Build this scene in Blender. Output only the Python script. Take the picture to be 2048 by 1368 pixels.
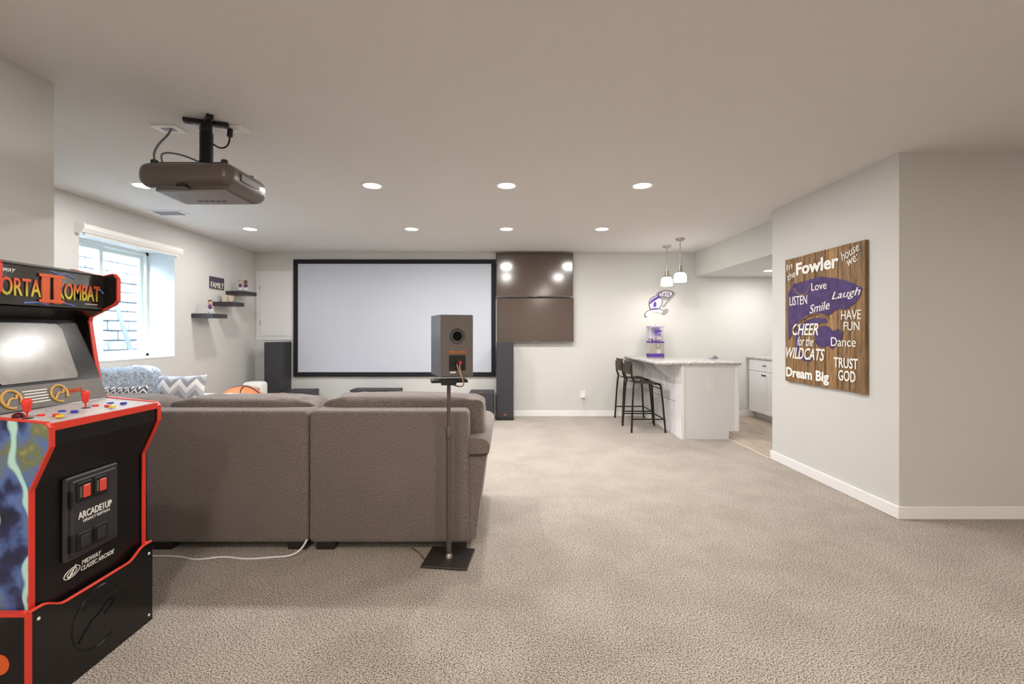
import bpy, bmesh, math, random
from mathutils import Vector, Matrix, noise
from mathutils.geometry import tessellate_polygon
random.seed(7)
for o in list(bpy.data.objects): bpy.data.objects.remove(o)
S = bpy.context.scene
COL = S.collection
# ------------------------------------------------------------------ camera
F, CX, CY, CH = 930.0, 1012.0, 666.0, 1.268        # focal (px), vanishing point, camera height
cam = bpy.data.cameras.new('camera'); co = bpy.data.objects.new('camera', cam); COL.objects.link(co)
co.location = (0, 0, CH); co.rotation_euler = (math.pi/2, 0, 0)
cam.sensor_width = 36; cam.lens = F*36/2048; cam.shift_x = 12/2048; cam.shift_y = -18/2048
cam.clip_start = .02; cam.clip_end = 200
S.camera = co
# ------------------------------------------------------------------ world, sun, exposure
w = bpy.data.worlds.new('world'); S.world = w; w.use_nodes = True
bg = w.node_tree.nodes['Background']; bg.inputs[0].default_value = (.54, .76, 1, 1); bg.inputs[1].default_value = 55.0
sun = bpy.data.lights.new('sun', 'SUN'); sun.energy = 14; sun.angle = .01; sun.color = (1, .96, .9)
so = bpy.data.objects.new('sun', sun); COL.objects.link(so)
so.location = (-8, 0, 8); so.rotation_euler = Vector((.62, .12, -.9)).to_track_quat('-Z', 'Y').to_euler()
S.view_settings.view_transform = 'Standard'; S.view_settings.look = 'None'
S.view_settings.gamma = 1; S.view_settings.use_curve_mapping = False
S.view_settings.exposure = 0.08
LAMP_W = 22.0      # each recessed downlight
LAMP_C = (1.0, .965, .93)
# ------------------------------------------------------------------ materials
def lin(c):
    c /= 255.0
    return c/12.92 if c <= .04045 else ((c+.055)/1.055)**2.4
def C(r, g, b): return (lin(r), lin(g), lin(b), 1)
MATS = {}
def pmat(name, col, rough=.6, metal=0.0, var=None, bump=None, emit=None, coat=0, spec=None):
    """procedural principled material; var=(scale, colour2, detail), bump=(scale, strength, distance)"""
    if name in MATS: return MATS[name]
    m = bpy.data.materials.new(name); m.use_nodes = True; nt = m.node_tree; b = nt.nodes['Principled BSDF']
    b.inputs['Base Color'].default_value = col; b.inputs['Roughness'].default_value = rough; b.inputs['Metallic'].default_value = metal
    if spec is not None: b.inputs['Specular IOR Level'].default_value = spec
    if coat: b.inputs['Coat Weight'].default_value = coat; b.inputs['Coat Roughness'].default_value = .05
    tc = nt.nodes.new('ShaderNodeTexCoord')
    if var:
        n = nt.nodes.new('ShaderNodeTexNoise'); n.inputs['Scale'].default_value = var[0]; n.inputs['Detail'].default_value = var[2] if len(var) > 2 else 3
        r = nt.nodes.new('ShaderNodeValToRGB'); r.color_ramp.elements[0].position = .35; r.color_ramp.elements[1].position = .65
        r.color_ramp.elements[0].color = col; r.color_ramp.elements[1].color = var[1]
        nt.links.new(tc.outputs['Object'], n.inputs['Vector']); nt.links.new(n.outputs['Fac'], r.inputs['Fac'])
        nt.links.new(r.outputs['Color'], b.inputs['Base Color'])
    if bump:
        n = nt.nodes.new('ShaderNodeTexNoise'); n.inputs['Scale'].default_value = bump[0]; n.inputs['Detail'].default_value = 3
        bp = nt.nodes.new('ShaderNodeBump'); bp.inputs['Strength'].default_value = bump[1]; bp.inputs['Distance'].default_value = bump[2]
        nt.links.new(tc.outputs['Object'], n.inputs['Vector']); nt.links.new(n.outputs['Fac'], bp.inputs['Height'])
        nt.links.new(bp.outputs['Normal'], b.inputs['Normal'])
    if emit:
        b.inputs['Emission Color'].default_value = emit[0]; b.inputs['Emission Strength'].default_value = emit[1]
    MATS[name] = m
    return m
def nodes(m): return m.node_tree.nodes, m.node_tree.links, m.node_tree.nodes['Principled BSDF']
wallp = pmat('wall_paint', C(208, 208, 205), .75, bump=(180, .06, .002))
ceilp = pmat('ceiling_paint', C(222, 219, 215), .9, bump=(38, .35, .006))
white = pmat('white_trim', C(240, 240, 240), .4)
carpet = pmat('carpet', C(150, 132, 116), .95)
n_, l_, b_ = nodes(carpet)
tc = n_.new('ShaderNodeTexCoord')
vo = n_.new('ShaderNodeTexNoise'); vo.inputs['Scale'].default_value = 165; vo.inputs['Detail'].default_value = 4; vo.inputs['Roughness'].default_value = .75
rp = n_.new('ShaderNodeValToRGB'); e = rp.color_ramp.elements
e[0].position = .42; e[0].color = C(70, 60, 50); e[1].position = .56; e[1].color = C(228, 221, 213)
k = e.new(.49); k.color = C(186, 174, 162)
big = n_.new('ShaderNodeTexNoise'); big.inputs['Scale'].default_value = 2.6; big.inputs['Detail'].default_value = 6; big.inputs['Roughness'].default_value = .65
mx = n_.new('ShaderNodeMix'); mx.data_type = 'RGBA'; mx.blend_type = 'MULTIPLY'
br = n_.new('ShaderNodeValToRGB'); br.color_ramp.elements[0].color = (.87, .86, .85, 1); br.color_ramp.elements[1].color = (1, 1, 1, 1)
br.color_ramp.elements[0].position = .4; br.color_ramp.elements[1].position = .6
bpn = n_.new('ShaderNodeBump'); bpn.inputs['Strength'].default_value = .8; bpn.inputs['Distance'].default_value = .008
for t_ in (vo, big): l_.new(tc.outputs['Object'], t_.inputs['Vector'])
l_.new(vo.outputs['Fac'], rp.inputs['Fac']); l_.new(big.outputs['Fac'], br.inputs['Fac'])
mx.inputs['Factor'].default_value = 1
l_.new(rp.outputs['Color'], mx.inputs['A']); l_.new(br.outputs['Color'], mx.inputs['B']); l_.new(mx.outputs['Result'], b_.inputs['Base Color'])
l_.new(vo.outputs['Fac'], bpn.inputs['Height']); l_.new(bpn.outputs['Normal'], b_.inputs['Normal'])

def fabric(name, c1, c2, scale=260):
    m = pmat(name, c1, .95)
    n, l, b = nodes(m)
    tc = n.new('ShaderNodeTexCoord'); mp = n.new('ShaderNodeMapping'); mp.inputs['Scale'].default_value = (1, 1, .55)
    t = n.new('ShaderNodeTexNoise'); t.inputs['Scale'].default_value = scale; t.inputs['Detail'].default_value = 2
    g = n.new('ShaderNodeTexNoise'); g.inputs['Scale'].default_value = 5; g.inputs['Detail'].default_value = 3
    r = n.new('ShaderNodeValToRGB'); r.color_ramp.elements[0].position = .38; r.color_ramp.elements[1].position = .62
    r.color_ramp.elements[0].color = c1; r.color_ramp.elements[1].color = c2
    mxx = n.new('ShaderNodeMix'); mxx.data_type = 'RGBA'; mxx.blend_type = 'MULTIPLY'; mxx.inputs['Factor'].default_value = 1
    r2 = n.new('ShaderNodeValToRGB'); r2.color_ramp.elements[0].color = (.86, .86, .86, 1); r2.color_ramp.elements[1].color = (1.06, 1.05, 1.05, 1)
    bp = n.new('ShaderNodeBump'); bp.inputs['Strength'].default_value = .3; bp.inputs['Distance'].default_value = .002
    l.new(tc.outputs['Object'], mp.inputs['Vector']); l.new(mp.outputs['Vector'], t.inputs['Vector']); l.new(tc.outputs['Object'], g.inputs['Vector'])
    l.new(t.outputs['Fac'], r.inputs['Fac']); l.new(g.outputs['Fac'], r2.inputs['Fac'])
    l.new(r.outputs['Color'], mxx.inputs['A']); l.new(r2.outputs['Color'], mxx.inputs['B']); l.new(mxx.outputs['Result'], b.inputs['Base Color'])
    l.new(t.outputs['Fac'], bp.inputs['Height']); l.new(bp.outputs['Normal'], b.inputs['Normal'])
    b.inputs['Sheen Weight'].default_value = .25
    return m
sofaM = fabric('sofa_fabric', C(98, 88, 84), C(142, 131, 126))
woodD = pmat('dark_leg_wood', C(38, 30, 26), .5)
blk = pmat('black_satin', C(28, 28, 30), .38)
blkpl = pmat('black_plastic', C(20, 20, 22), .45)
spk = pmat('speaker_vinyl', C(52, 52, 56), .5, bump=(300, .1, .001))
grille = pmat('speaker_grille_cloth', C(50, 49, 53), .9, var=(420, C(66, 65, 70)), bump=(500, .3, .001))
copper = pmat('copper_badge', C(205, 130, 80), .3, .8)
darkmetal = pmat('dark_metal', C(104, 98, 95), .45, .5)
nickel = pmat('brushed_nickel', C(190, 186, 178), .28, .95)
projM = pmat('projector_shell', C(92, 83, 78), .33, coat=.2)
projB = pmat('projector_underside_lit', C(140, 135, 134), .45)  # paler than the shell: light from below painted into the colour
whiteP = pmat('white_plastic', C(236, 234, 228), .45)
red = pmat('red_trim', C(222, 62, 46), .35)
redB = pmat('red_plastic', C(232, 60, 50), .25)
arcB = pmat('arcade_black', C(18, 17, 18), .3)
arcG = pmat('arcade_gloss_black', C(14, 14, 15), .16)
blueB = pmat('blue_button', C(58, 64, 190), .25)
yelB = pmat('yellow_button', C(232, 205, 48), .25)
deckM = pmat('deck_grey', C(196, 190, 192), .4)
purple = pmat('purple_paint', C(84, 48, 150), .55)
purpleD = pmat('sign_purple_stain', C(56, 38, 88), .7, var=(14, C(78, 56, 114)))
letterW = pmat('letter_white', C(240, 238, 232), .6)
greyP = pmat('grey_paint', C(150, 148, 156), .5)
tvM = pmat('tv_screen_reflection', C(84, 70, 62), .13, spec=.9)  # brown reflection of the room and its haze put into the base colour
scr = pmat('projection_fabric', C(197, 203, 214), .8)
velvet = pmat('screen_velvet', C(20, 18, 24), .8)
stoolM = pmat('stool_metal', C(42, 34, 30), .42, .4)
stoolW = pmat('stool_seat_wood', C(74, 60, 50), .4, var=(9, C(92, 76, 64)))
def granite():
    m = pmat('granite', C(200, 198, 194), .12)
    n, l, b = nodes(m); tc = n.new('ShaderNodeTexCoord')
    v = n.new('ShaderNodeTexVoronoi'); v.inputs['Scale'].default_value = 85
    t = n.new('ShaderNodeTexNoise'); t.inputs['Scale'].default_value = 60; t.inputs['Detail'].default_value = 4
    r = n.new('ShaderNodeValToRGB'); r.color_ramp.interpolation = 'LINEAR'
    e = r.color_ramp.elements; e[0].position = .34; e[0].color = C(62, 50, 44); e[1].position = .62; e[1].color = C(226, 224, 220)
    k = e.new(.45); k.color = C(150, 138, 128)
    mx = n.new('ShaderNodeMix'); mx.data_type = 'RGBA'; mx.inputs['Factor'].default_value = .3
    l.new(tc.outputs['Object'], v.inputs['Vector']); l.new(tc.outputs['Object'], t.inputs['Vector'])
    l.new(t.outputs['Fac'], r.inputs['Fac']); l.new(r.outputs['Color'], mx.inputs['A']); l.new(v.outputs['Color'], mx.inputs['B'])
    hs = n.new('ShaderNodeHueSaturation'); hs.inputs['Saturation'].default_value = .25
    l.new(mx.outputs['Result'], hs.inputs['Color']); l.new(hs.outputs['Color'], b.inputs['Base Color'])
    return m
graniteM = granite()
def woodmat(name, c1, c2, scale=(1, 12, 1), rough=.6, dark=None):
    m = pmat(name, c1, rough)
    n, l, b = nodes(m); tc = n.new('ShaderNodeTexCoord'); mp = n.new('ShaderNodeMapping'); mp.inputs['Scale'].default_value = scale
    oi = n.new('ShaderNodeObjectInfo'); ad = n.new('ShaderNodeVectorMath'); ad.operation = 'MULTIPLY_ADD'
    ad.inputs[1].default_value = (1, 1, 1)
    cmb = n.new('ShaderNodeCombineXYZ'); mm = n.new('ShaderNodeMath'); mm.operation = 'MULTIPLY'; mm.inputs[1].default_value = 37
    l.new(oi.outputs['Random'], mm.inputs[0])
    for i in range(3): l.new(mm.outputs[0], cmb.inputs[i])
    l.new(tc.outputs['Object'], mp.inputs['Vector']); l.new(mp.outputs['Vector'], ad.inputs[0]); l.new(cmb.outputs[0], ad.inputs[2])
    t = n.new('ShaderNodeTexNoise'); t.inputs['Scale'].default_value = 3; t.inputs['Detail'].default_value = 6; t.inputs['Roughness'].default_value = .65
    r = n.new('ShaderNodeValToRGB'); e = r.color_ramp.elements
    e[0].position = .3; e[0].color = c1; e[1].position = .68; e[1].color = c2
    if dark: k = e.new(.2); k.color = dark
    l.new(ad.outputs[0], t.inputs['Vector']); l.new(t.outputs['Fac'], r.inputs['Fac'])
    hv = n.new('ShaderNodeHueSaturation'); mr = n.new('ShaderNodeMapRange'); mr.inputs['To Min'].default_value = .82; mr.inputs['To Max'].default_value = 1.12
    l.new(oi.outputs['Random'], mr.inputs['Value']); l.new(mr.outputs[0], hv.inputs['Value']); l.new(r.outputs['Color'], hv.inputs['Color'])
    l.new(hv.outputs['Color'], b.inputs['Base Color'])
    bp = n.new('ShaderNodeBump'); bp.inputs['Strength'].default_value = .25; bp.inputs['Distance'].default_value = .003
    l.new(t.outputs['Fac'], bp.inputs['Height']); l.new(bp.outputs['Normal'], b.inputs['Normal'])
    return m
palletM = woodmat('pallet_wood', C(84, 58, 34), C(172, 134, 88), (10, 10, 1.3), .6, C(44, 28, 16))
lvpM = woodmat('vinyl_plank', C(150, 132, 116), C(196, 180, 164), (12, 1.2, 12), .45)
def glassmat(name, tint=(.95, .98, 1, 1), gl=.05):
    m = bpy.data.materials.new(name); m.use_nodes = True; n = m.node_tree.nodes; l = m.node_tree.links
    for x in list(n): n.remove(x)
    o = n.new('ShaderNodeOutputMaterial'); t = n.new('ShaderNodeBsdfTransparent'); t.inputs[0].default_value = tint
    g = n.new('ShaderNodeBsdfGlossy'); g.inputs['Roughness'].default_value = .02; mxs = n.new('ShaderNodeMixShader')
    mxs.inputs[0].default_value = gl
    l.new(t.outputs[0], mxs.inputs[1]); l.new(t.outputs[0], mxs.inputs[1]); l.new(g.outputs[0], mxs.inputs[2]); l.new(mxs.outputs[0], o.inputs[0])
    return m
glassM = glassmat('window_glass'); clearM = glassmat('clear_plastic', (.93, .93, .96, 1))
def zigzag(name, ca, cb, nx, amp, rep, cc=None):
    m = pmat(name, ca, .9); n, l, b = nodes(m); tc = n.new('ShaderNodeTexCoord'); sp = n.new('ShaderNodeSeparateXYZ')
    l.new(tc.outputs['Generated'], sp.inputs[0])
    def M(op, a, bb=None):
        k = n.new('ShaderNodeMath'); k.operation = op
        for i, v in enumerate((a, bb)):
            if v is None: continue
            if isinstance(v, (int, float)): k.inputs[i].default_value = v
            else: l.new(v, k.inputs[i])
        return k.outputs[0]
    u = M('MULTIPLY', sp.outputs['X'], nx); tri = M('ABSOLUTE', M('SUBTRACT', M('FRACT', u), .5))
    v = M('FRACT', M('MULTIPLY', M('ADD', sp.outputs['Z'], M('MULTIPLY', tri, amp)), rep))
    r = n.new('ShaderNodeValToRGB'); r.color_ramp.interpolation = 'CONSTANT'; e = r.color_ramp.elements
    e[0].color = ca; e[1].position = .34; e[1].color = cb
    if cc: k = e.new(.67); k.color = cc
    l.new(v, r.inputs['Fac']); l.new(r.outputs['Color'], b.inputs['Base Color'])
    return m
# ------------------------------------------------------------------ geometry helpers
def px(x, y, Y): return Vector(((x-CX)*Y/F, Y, CH-(y-CY)*Y/F))
def obj(name, bm, m, parent=None, smooth=False, **kw):
    me = bpy.data.meshes.new(name)
    bmesh.ops.recalc_face_normals(bm, faces=bm.faces[:])
    if smooth:
        for f in bm.faces: f.smooth = True
    bm.to_mesh(me); bm.free()
    if smooth == 'auto':
        me.set_sharp_from_angle(angle=math.radians(38))
    me.materials.append(m)
    o = bpy.data.objects.new(name, me); COL.objects.link(o)
    if parent: o.parent = parent
    for k, v in kw.items(): o[k] = v
    return o
def thing(name, label, cat, loc=(0, 0, 0), group=None):
    o = bpy.data.objects.new(name, None); COL.objects.link(o); o.location = loc; o.empty_display_size = .1
    o['label'] = label; o['category'] = cat
    if group: o['group'] = group
    return o
def tag(o, label, cat, group=None):
    o['label'] = label; o['category'] = cat
    if group: o['group'] = group
    return o
def NB(): return bmesh.new()
def box(bm, x0, x1, y0, y1, z0, z1, bev=0, seg=2, M=None):
    r = bmesh.ops.create_cube(bm, size=1); vs = r['verts']
    for v in vs:
        v.co = Vector(((x0+x1)/2+v.co.x*(x1-x0), (y0+y1)/2+v.co.y*(y1-y0), (z0+z1)/2+v.co.z*(z1-z0)))
    if bev:
        es = list({e for v in vs for e in v.link_edges})
        rr = bmesh.ops.bevel(bm, geom=es, offset=bev, segments=seg, affect='EDGES', profile=.5)
        vs = list({v for f in rr['faces'] for v in f.verts} | {v for v in vs if v.is_valid})
    if M is not None: bmesh.ops.transform(bm, matrix=M, verts=vs)
    return bm
def bx(*a, **k): return box(NB(), *a, **k)
def tube(bm, pts, r, n=10, cap=True):
    pts = [Vector(p) for p in pts]; rs = r if isinstance(r, (list, tuple)) else [r]*len(pts)
    rings = []; up = None
    for i, p in enumerate(pts):
        d = (pts[min(i+1, len(pts)-1)]-pts[max(i-1, 0)]).normalized()
        if up is None:
            up = Vector((0, 0, 1)) if abs(d.z) < .9 else Vector((1, 0, 0))
        a = d.cross(up)
        if a.length < 1e-5: a = d.orthogonal()
        a.normalize(); b2 = a.cross(d).normalized(); up = b2
        rings.append([bm.verts.new(p+rs[i]*(math.cos(2*math.pi*j/n)*a+math.sin(2*math.pi*j/n)*b2)) for j in range(n)])
    for i in range(len(rings)-1):
        for j in range(n): bm.faces.new((rings[i][j], rings[i][(j+1) % n], rings[i+1][(j+1) % n], rings[i+1][j]))
    if cap: bm.faces.new(rings[0][::-1]); bm.faces.new(rings[-1])
    return bm
def lathe(bm, prof, c=(0, 0, 0), n=24, axis='Z', cap=True):
    """prof: list of (r, h) along axis from centre c"""
    c = Vector(c); rings = []
    for r, h in prof:
        ring = []
        for j in range(n):
            a = 2*math.pi*j/n; u, v = r*math.cos(a), r*math.sin(a)
            ring.append(bm.verts.new(c+(Vector((u, v, h)) if axis == 'Z' else Vector((u, h, v)) if axis == 'Y' else Vector((h, u, v)))))
        rings.append(ring)
    for i in range(len(rings)-1):
        for j in range(n): bm.faces.new((rings[i][j], rings[i][(j+1) % n], rings[i+1][(j+1) % n], rings[i+1][j]))
    if cap:
        for rg in (rings[0], rings[-1]):
            try: bm.faces.new(rg)
            except ValueError: pass
    return bm
def prism(bm, pts, e):
    """closed polygon (3D points) extruded by vector e"""
    e = Vector(e); a = [bm.verts.new(Vector(p)) for p in pts]; b = [bm.verts.new(Vector(p)+e) for p in pts]; n = len(a)
    for i, j, k in tessellate_polygon([[v.co for v in a]]):
        bm.faces.new((a[i], a[j], a[k])); bm.faces.new((b[k], b[j], b[i]))
    for i in range(n): bm.faces.new((a[i], b[i], b[(i+1) % n], a[(i+1) % n]))
    return bm
def smooth_pts(p, it=2, closed=False):
    p = [Vector(q) for q in p]
    for _ in range(it):
        q = [] if closed else [p[0]]
        n = len(p)
        for i in range(n if closed else n-1):
            a, b = p[i], p[(i+1) % n]
            q += [a*.75+b*.25, a*.25+b*.75]
        if not closed: q.append(p[-1])
        p = q
    return p
def cushion(bm, c, size, e1=.55, e2=.45, nu=40, nv=20, wr=.008, seed=0, M=None):
    c = Vector(c); a, b, h = size[0]/2, size[1]/2, size[2]/2
    def sg(v, e): return math.copysign(abs(v)**e, v)
    grid = []
    for i in range(nv+1):
        t = -math.pi/2+math.pi*i/nv; row = []
        for j in range(nu):
            p = -math.pi+2*math.pi*j/nu
            q = Vector((a*sg(math.cos(t), e1)*sg(math.cos(p), e2), b*sg(math.cos(t), e1)*sg(math.sin(p), e2), h*sg(math.sin(t), e1)))
            nn = noise.noise(q*7+Vector((seed, 0, 0)))*wr+noise.noise(q*18+Vector((0, seed, 0)))*wr*.5
            edge = math.exp(-(1-abs(q.x)/a)*9)
            nn += edge*wr*1.1*math.sin(13*math.atan2(q.z/h, q.y/b+.01)+seed)
            d = Vector((q.x/a/a, q.y/b/b, q.z/h/h)); d.normalize()
            row.append(q+d*nn)
        grid.append(row)
    vs = []
    bot = bm.verts.new(c+grid[0][0]); top = bm.verts.new(c+grid[nv][0])
    rows = [[bm.verts.new(c+q) for q in grid[i]] for i in range(1, nv)]
    for j in range(nu):
        bm.faces.new((bot, rows[0][(j+1) % nu], rows[0][j])); bm.faces.new((top, rows[-1][j], rows[-1][(j+1) % nu]))
        for i in range(len(rows)-1): bm.faces.new((rows[i][j], rows[i][(j+1) % nu], rows[i+1][(j+1) % nu], rows[i+1][j]))
    vs = [bot, top]+[v for r in rows for v in r]
    if M is not None: bmesh.ops.transform(bm, matrix=M, verts=vs)
    return bm
def text(name, s, m, parent, o, xd, up, w_, h_, depth=.002, bold=0, shear=0, rot=0):
    """lettering fitted into a w_ x h_ box whose lower-left corner is o, reading along xd"""
    cu = bpy.data.curves.new(name, 'FONT'); cu.body = s; cu.extrude = .01; cu.offset = bold; cu.shear = shear; cu.resolution_u = 3
    t = bpy.data.objects.new(name, cu); COL.objects.link(t)
    dg = bpy.context.evaluated_depsgraph_get(); dg.update()
    me = bpy.data.meshes.new_from_object(t.evaluated_get(dg)); bpy.data.objects.remove(t)
    xs = [v.co.x for v in me.vertices]; ys = [v.co.y for v in me.vertices]
    xd = Vector(xd).normalized(); up = Vector(up).normalized(); nz = xd.cross(up)
    if rot: R_ = Matrix.Rotation(rot, 3, nz); xd = R_ @ xd; up = R_ @ up
    x0, x1, y0, y1 = min(xs), max(xs), min(ys), max(ys)
    for v in me.vertices:
        p = v.co.copy()
        v.co = Vector(o)+xd*((p.x-x0)/(x1-x0)*w_)+up*((p.y-y0)/(y1-y0)*h_)+nz*(depth if p.z > 0 else -.0005)
    me.materials.clear(); me.materials.append(m)
    ob = bpy.data.objects.new(name, me); COL.objects.link(ob)
    if parent: ob.parent = parent
    return ob
def struct(name, bm, m, **k): return obj(name, bm, m, kind='structure', **k)
H = 2.5
# ------------------------------------------------------------------ room shell
struct('floor', bx(-4.3, 6.2, -3.6, 7.2, -.12, 0), carpet)
struct('ceiling', bx(-4.3, 6.2, -3.6, 7.3, H, H+.12), ceilp)
struct('wall_back', bx(-4.3, 4.6, 7.084, 7.25, 0, H), wallp)
WY0, WY1, WZ0, WZ1 = 4.16, 5.358, 1.0, 2.19
bm = NB()
box(bm, -4.2, -3.82, 2.3, WY0, 0, H); box(bm, -4.2, -3.82, WY1, 7.1, 0, H)
box(bm, -4.2, -3.82, WY0, WY1, 0, WZ0); box(bm, -4.2, -3.82, WY0, WY1, WZ1, H)
struct('wall_left', bm, wallp)
struct('wall_left_near', bx(-4.2, -2.235, -3.6, 2.3, 0, H), wallp)
struct('wall_right_sign', bx(2.68, 6.1, 3.17, 4.68, 0, H), wallp)
struct('wall_right', bx(4.3, 4.45, 4.68, 7.1, 0, H), wallp)
struct('wall_right_near', bx(6.0, 6.15, -3.6, 3.17, 0, H), wallp)
struct('wall_behind', bx(-2.3, 6.1, -3.6, -3.45, 0, H), wallp)
struct('ceiling_soffit', bx(2.89, 4.35, 4.68, 7.09, 2.124, H), wallp)
BBH = .088
def bb(name, *a): struct(name, box(NB(), *a, bev=.004, seg=1), white)
bb('baseboard_back', -3.82, 2.1, 7.07, 7.084, 0, BBH)
bb('baseboard_kitchen', 2.78, 3.8, 7.07, 7.084, 0, BBH)
bb('baseboard_left', -3.82, -3.806, 2.3, 7.07, 0, BBH)
bb('baseboard_right_sign', 2.664, 2.68, 3.156, 4.694, 0, BBH)
bb('baseboard_right_end', 2.68, 4.2, 4.68, 4.694, 0, BBH)
bb('baseboard_right_front', 2.68, 6.0, 3.156, 3.17, 0, BBH)
bb('baseboard_left_near', -2.235, -2.221, -3.4, 2.3, 0, BBH)
# kitchen planks: pieces of the floor
fl = bpy.data.objects['floor']
pw, pl = .18, 1.22
i = 0; x = 2.663
while x < 4.28:
    y = 4.70-(i*0.47 % pl)
    while y < 7.08:
        a, b = max(y, 4.70), min(y+pl, 7.08)
        if b-a > .05: obj('plank', bx(x+.001, min(x+pw, 4.3)-.001, a+.001, b-.001, -.004, .006, bev=.0015, seg=1), lvpM, fl)
        y += pl
    x += pw; i += 1
obj('carpet_edge_strip', bx(2.651, 2.664, 4.69, 5.6, -.002, .01, bev=.003, seg=1), pmat('edge_strip', C(214, 196, 172), .5), fl)

# window: frame, two sashes, panes; roller shade; well outside
wn = struct('window_1', bx(-4.2, -4.12, WY0, WY0+.035, WZ0, WZ1), pmat('vinyl_frame', C(222, 230, 226), .45))
vf = MATS['vinyl_frame']
obj('frame', bx(-4.2, -4.12, WY1-.035, WY1, WZ0, WZ1), vf, wn)
obj('frame', bx(-4.2, -4.12, WY0, WY1, WZ0, WZ0+.035), vf, wn); obj('frame', bx(-4.2, -4.12, WY0, WY1, WZ1-.035, WZ1), vf, wn)
def sash(y0, y1, x):
    z0, z1, t = WZ0+.035, WZ1-.035, .042
    bm = NB()
    for a in ((y0, y0+t, z0, z1), (y1-t, y1, z0, z1), (y0+t, y1-t, z0, z0+t), (y0+t, y1-t, z1-t, z1)): box(bm, x, x+.03, *a)
    s = obj('sash', bm, vf, wn)
    obj('pane', bx(x+.012, x+.017, y0+t, y1-t, z0+t, z1-t), glassM, s)
    return s
s1 = sash(WY0+.035, 4.76, -4.155); s2 = sash(4.72, WY1-.035, -4.19)
obj('latch', bx(-4.125, -4.105, 4.725, 4.75, 1.62, 1.70, bev=.004), white, s1)
struct('window_sill', bx(-4.12, -3.815, WY0, WY1, WZ0-.004, WZ0+.008), white)
rs = thing('roller_shade', 'white rolled-up roller shade cassette mounted above the window', 'window shade', (-3.78, 4.74, 2.16))
def rel(o, par):   # keep world coordinates for a child authored in world space
    o.parent = par; o.matrix_parent_inverse = Matrix.Translation(-par.location)
    return o
bm = NB(); prof = [(-3.82, 2.245), (-3.745, 2.245), (-3.735, 2.235), (-3.735, 2.20), (-3.755, 2.168), (-3.79, 2.16), (-3.82, 2.16)]
prism(bm, [(a, 4.12, z) for a, z in prof], (0, 1.26, 0)); rel(obj('cassette', bm, whiteP), rs)
for y in (4.112, 5.38):
    bm = NB(); prism(bm, [(a+(.006 if a > -3.8 else 0), y, z+(.004 if z > 2.2 else -.004)) for a, z in prof], (0, .008, 0)); rel(obj('end_cap', bm, white), rs)
bm = NB(); tube(bm, [(-3.775, 4.16, 2.155), (-3.775, 5.36, 2.155)], .012, 10); rel(obj('bottom_bar', bm, whiteP), rs)
bm = NB(); tube(bm, smooth_pts([(-3.765, 4.75, 2.15), (-3.765, 4.73, 2.11), (-3.765, 4.76, 2.09), (-3.765, 4.78, 2.12), (-3.765, 4.755, 2.148)]), .003, 6); rel(obj('pull_ring', bm, whiteP), rs)
# window well
stoneM = pmat('well_block', C(122, 120, 120), .9, var=(9, C(146, 143, 142)), bump=(40, .5, .01))
struct('ground_well', bx(-5.4, -4.2, 3.2, 7.3, .3, .78), pmat('gravel', C(170, 166, 160), .95, var=(60, C(120, 116, 110)), bump=(60, 1, .02)))
ww = struct('wall_well', bx(-5.5, -5.24, 3.2, 7.3, .3, 2.62), pmat('mortar', C(98, 98, 104), .95))
struct('wall_well_side', bx(-5.4, -4.2, 7.2, 7.4, .3, 2.62), stoneM); struct('wall_well_side.001', bx(-5.4, -4.2, 3.0, 3.2, .3, 2.62), stoneM)
proto = None
for r in range(14):
    for c in range(13):
        y = 3.2+c*.32+(.16 if r % 2 else 0); z = .78+r*.13
        if y+.315 > 7.25: continue
        if proto is None:
            proto = obj('block', bx(-.03, .03, 0, .312, 0, .122, bev=.012, seg=1), stoneM, ww); o = proto
        else:
            o = proto.copy(); COL.objects.link(o)
        o.location = (-5.22+random.uniform(-.012, .012), y, z)
for nm, a, b in (('garden_stake', (-5.12, 6.02, 1.88), (-4.86, 6.12, .78)), ('garden_stake', (-5.12, 5.62, 1.62), (-4.86, 5.70, .78))):
    o = obj(nm, tube(NB(), [a, b], .03, 4), pmat('weathered_stake', C(92, 92, 104), .9))
    tag(o, 'taller grey wooden stake leaning in the window well' if a[1] > 6 else 'shorter grey wooden stake leaning in the window well', 'stake')

# ------------------------------------------------------------------ recessed downlights
emitM = pmat('downlight_lens', (1, 1, 1, 1), .5, emit=((1, .95, .9, 1), 9))
def downlight(x, y, z, label, group='recessed ceiling lights', power=LAMP_W, col=LAMP_C):
    t = thing('recessed_light', label, 'ceiling light', (x, y, z), group)
    bm = NB(); lathe(bm, [(.092, 0), (.092, -.003), (.086, -.006), (.072, -.004), (.072, 0)], n=32, cap=False); obj('trim_ring', bm, white, t, smooth='auto')
    bm = NB(); lathe(bm, [(.073, -.0035), (.05, -.0045), (.001, -.005)], n=32); obj('lens', bm, emitM, t)
    L = bpy.data.lights.new('lamp', 'AREA'); L.shape = 'DISK'; L.size = .14; L.energy = power; L.color = col
    lo = bpy.data.objects.new('lamp', L); COL.objects.link(lo); lo.parent = t; lo.location = (0, 0, -.012)
XS = (-3.03, -1.118, .005, 1.137)
nm = ('beyond the projector near window', 'left one', 'middle one', 'right one')
for j, Y in enumerate((3.884, 5.508)):
    for i, X in enumerate(XS):
        row = 'nearer row' if j == 0 else 'farther row by the screen wall'
        lab = ['recessed ceiling light beside the projector, %s' % row, 'left recessed ceiling light of the middle three, %s' % row,
               'central recessed ceiling light, %s' % row, 'right recessed ceiling light of the middle three, %s' % row][i]
        downlight(X, Y, H, lab, power=LAMP_W*(.55 if i == 0 else 1))
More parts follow.
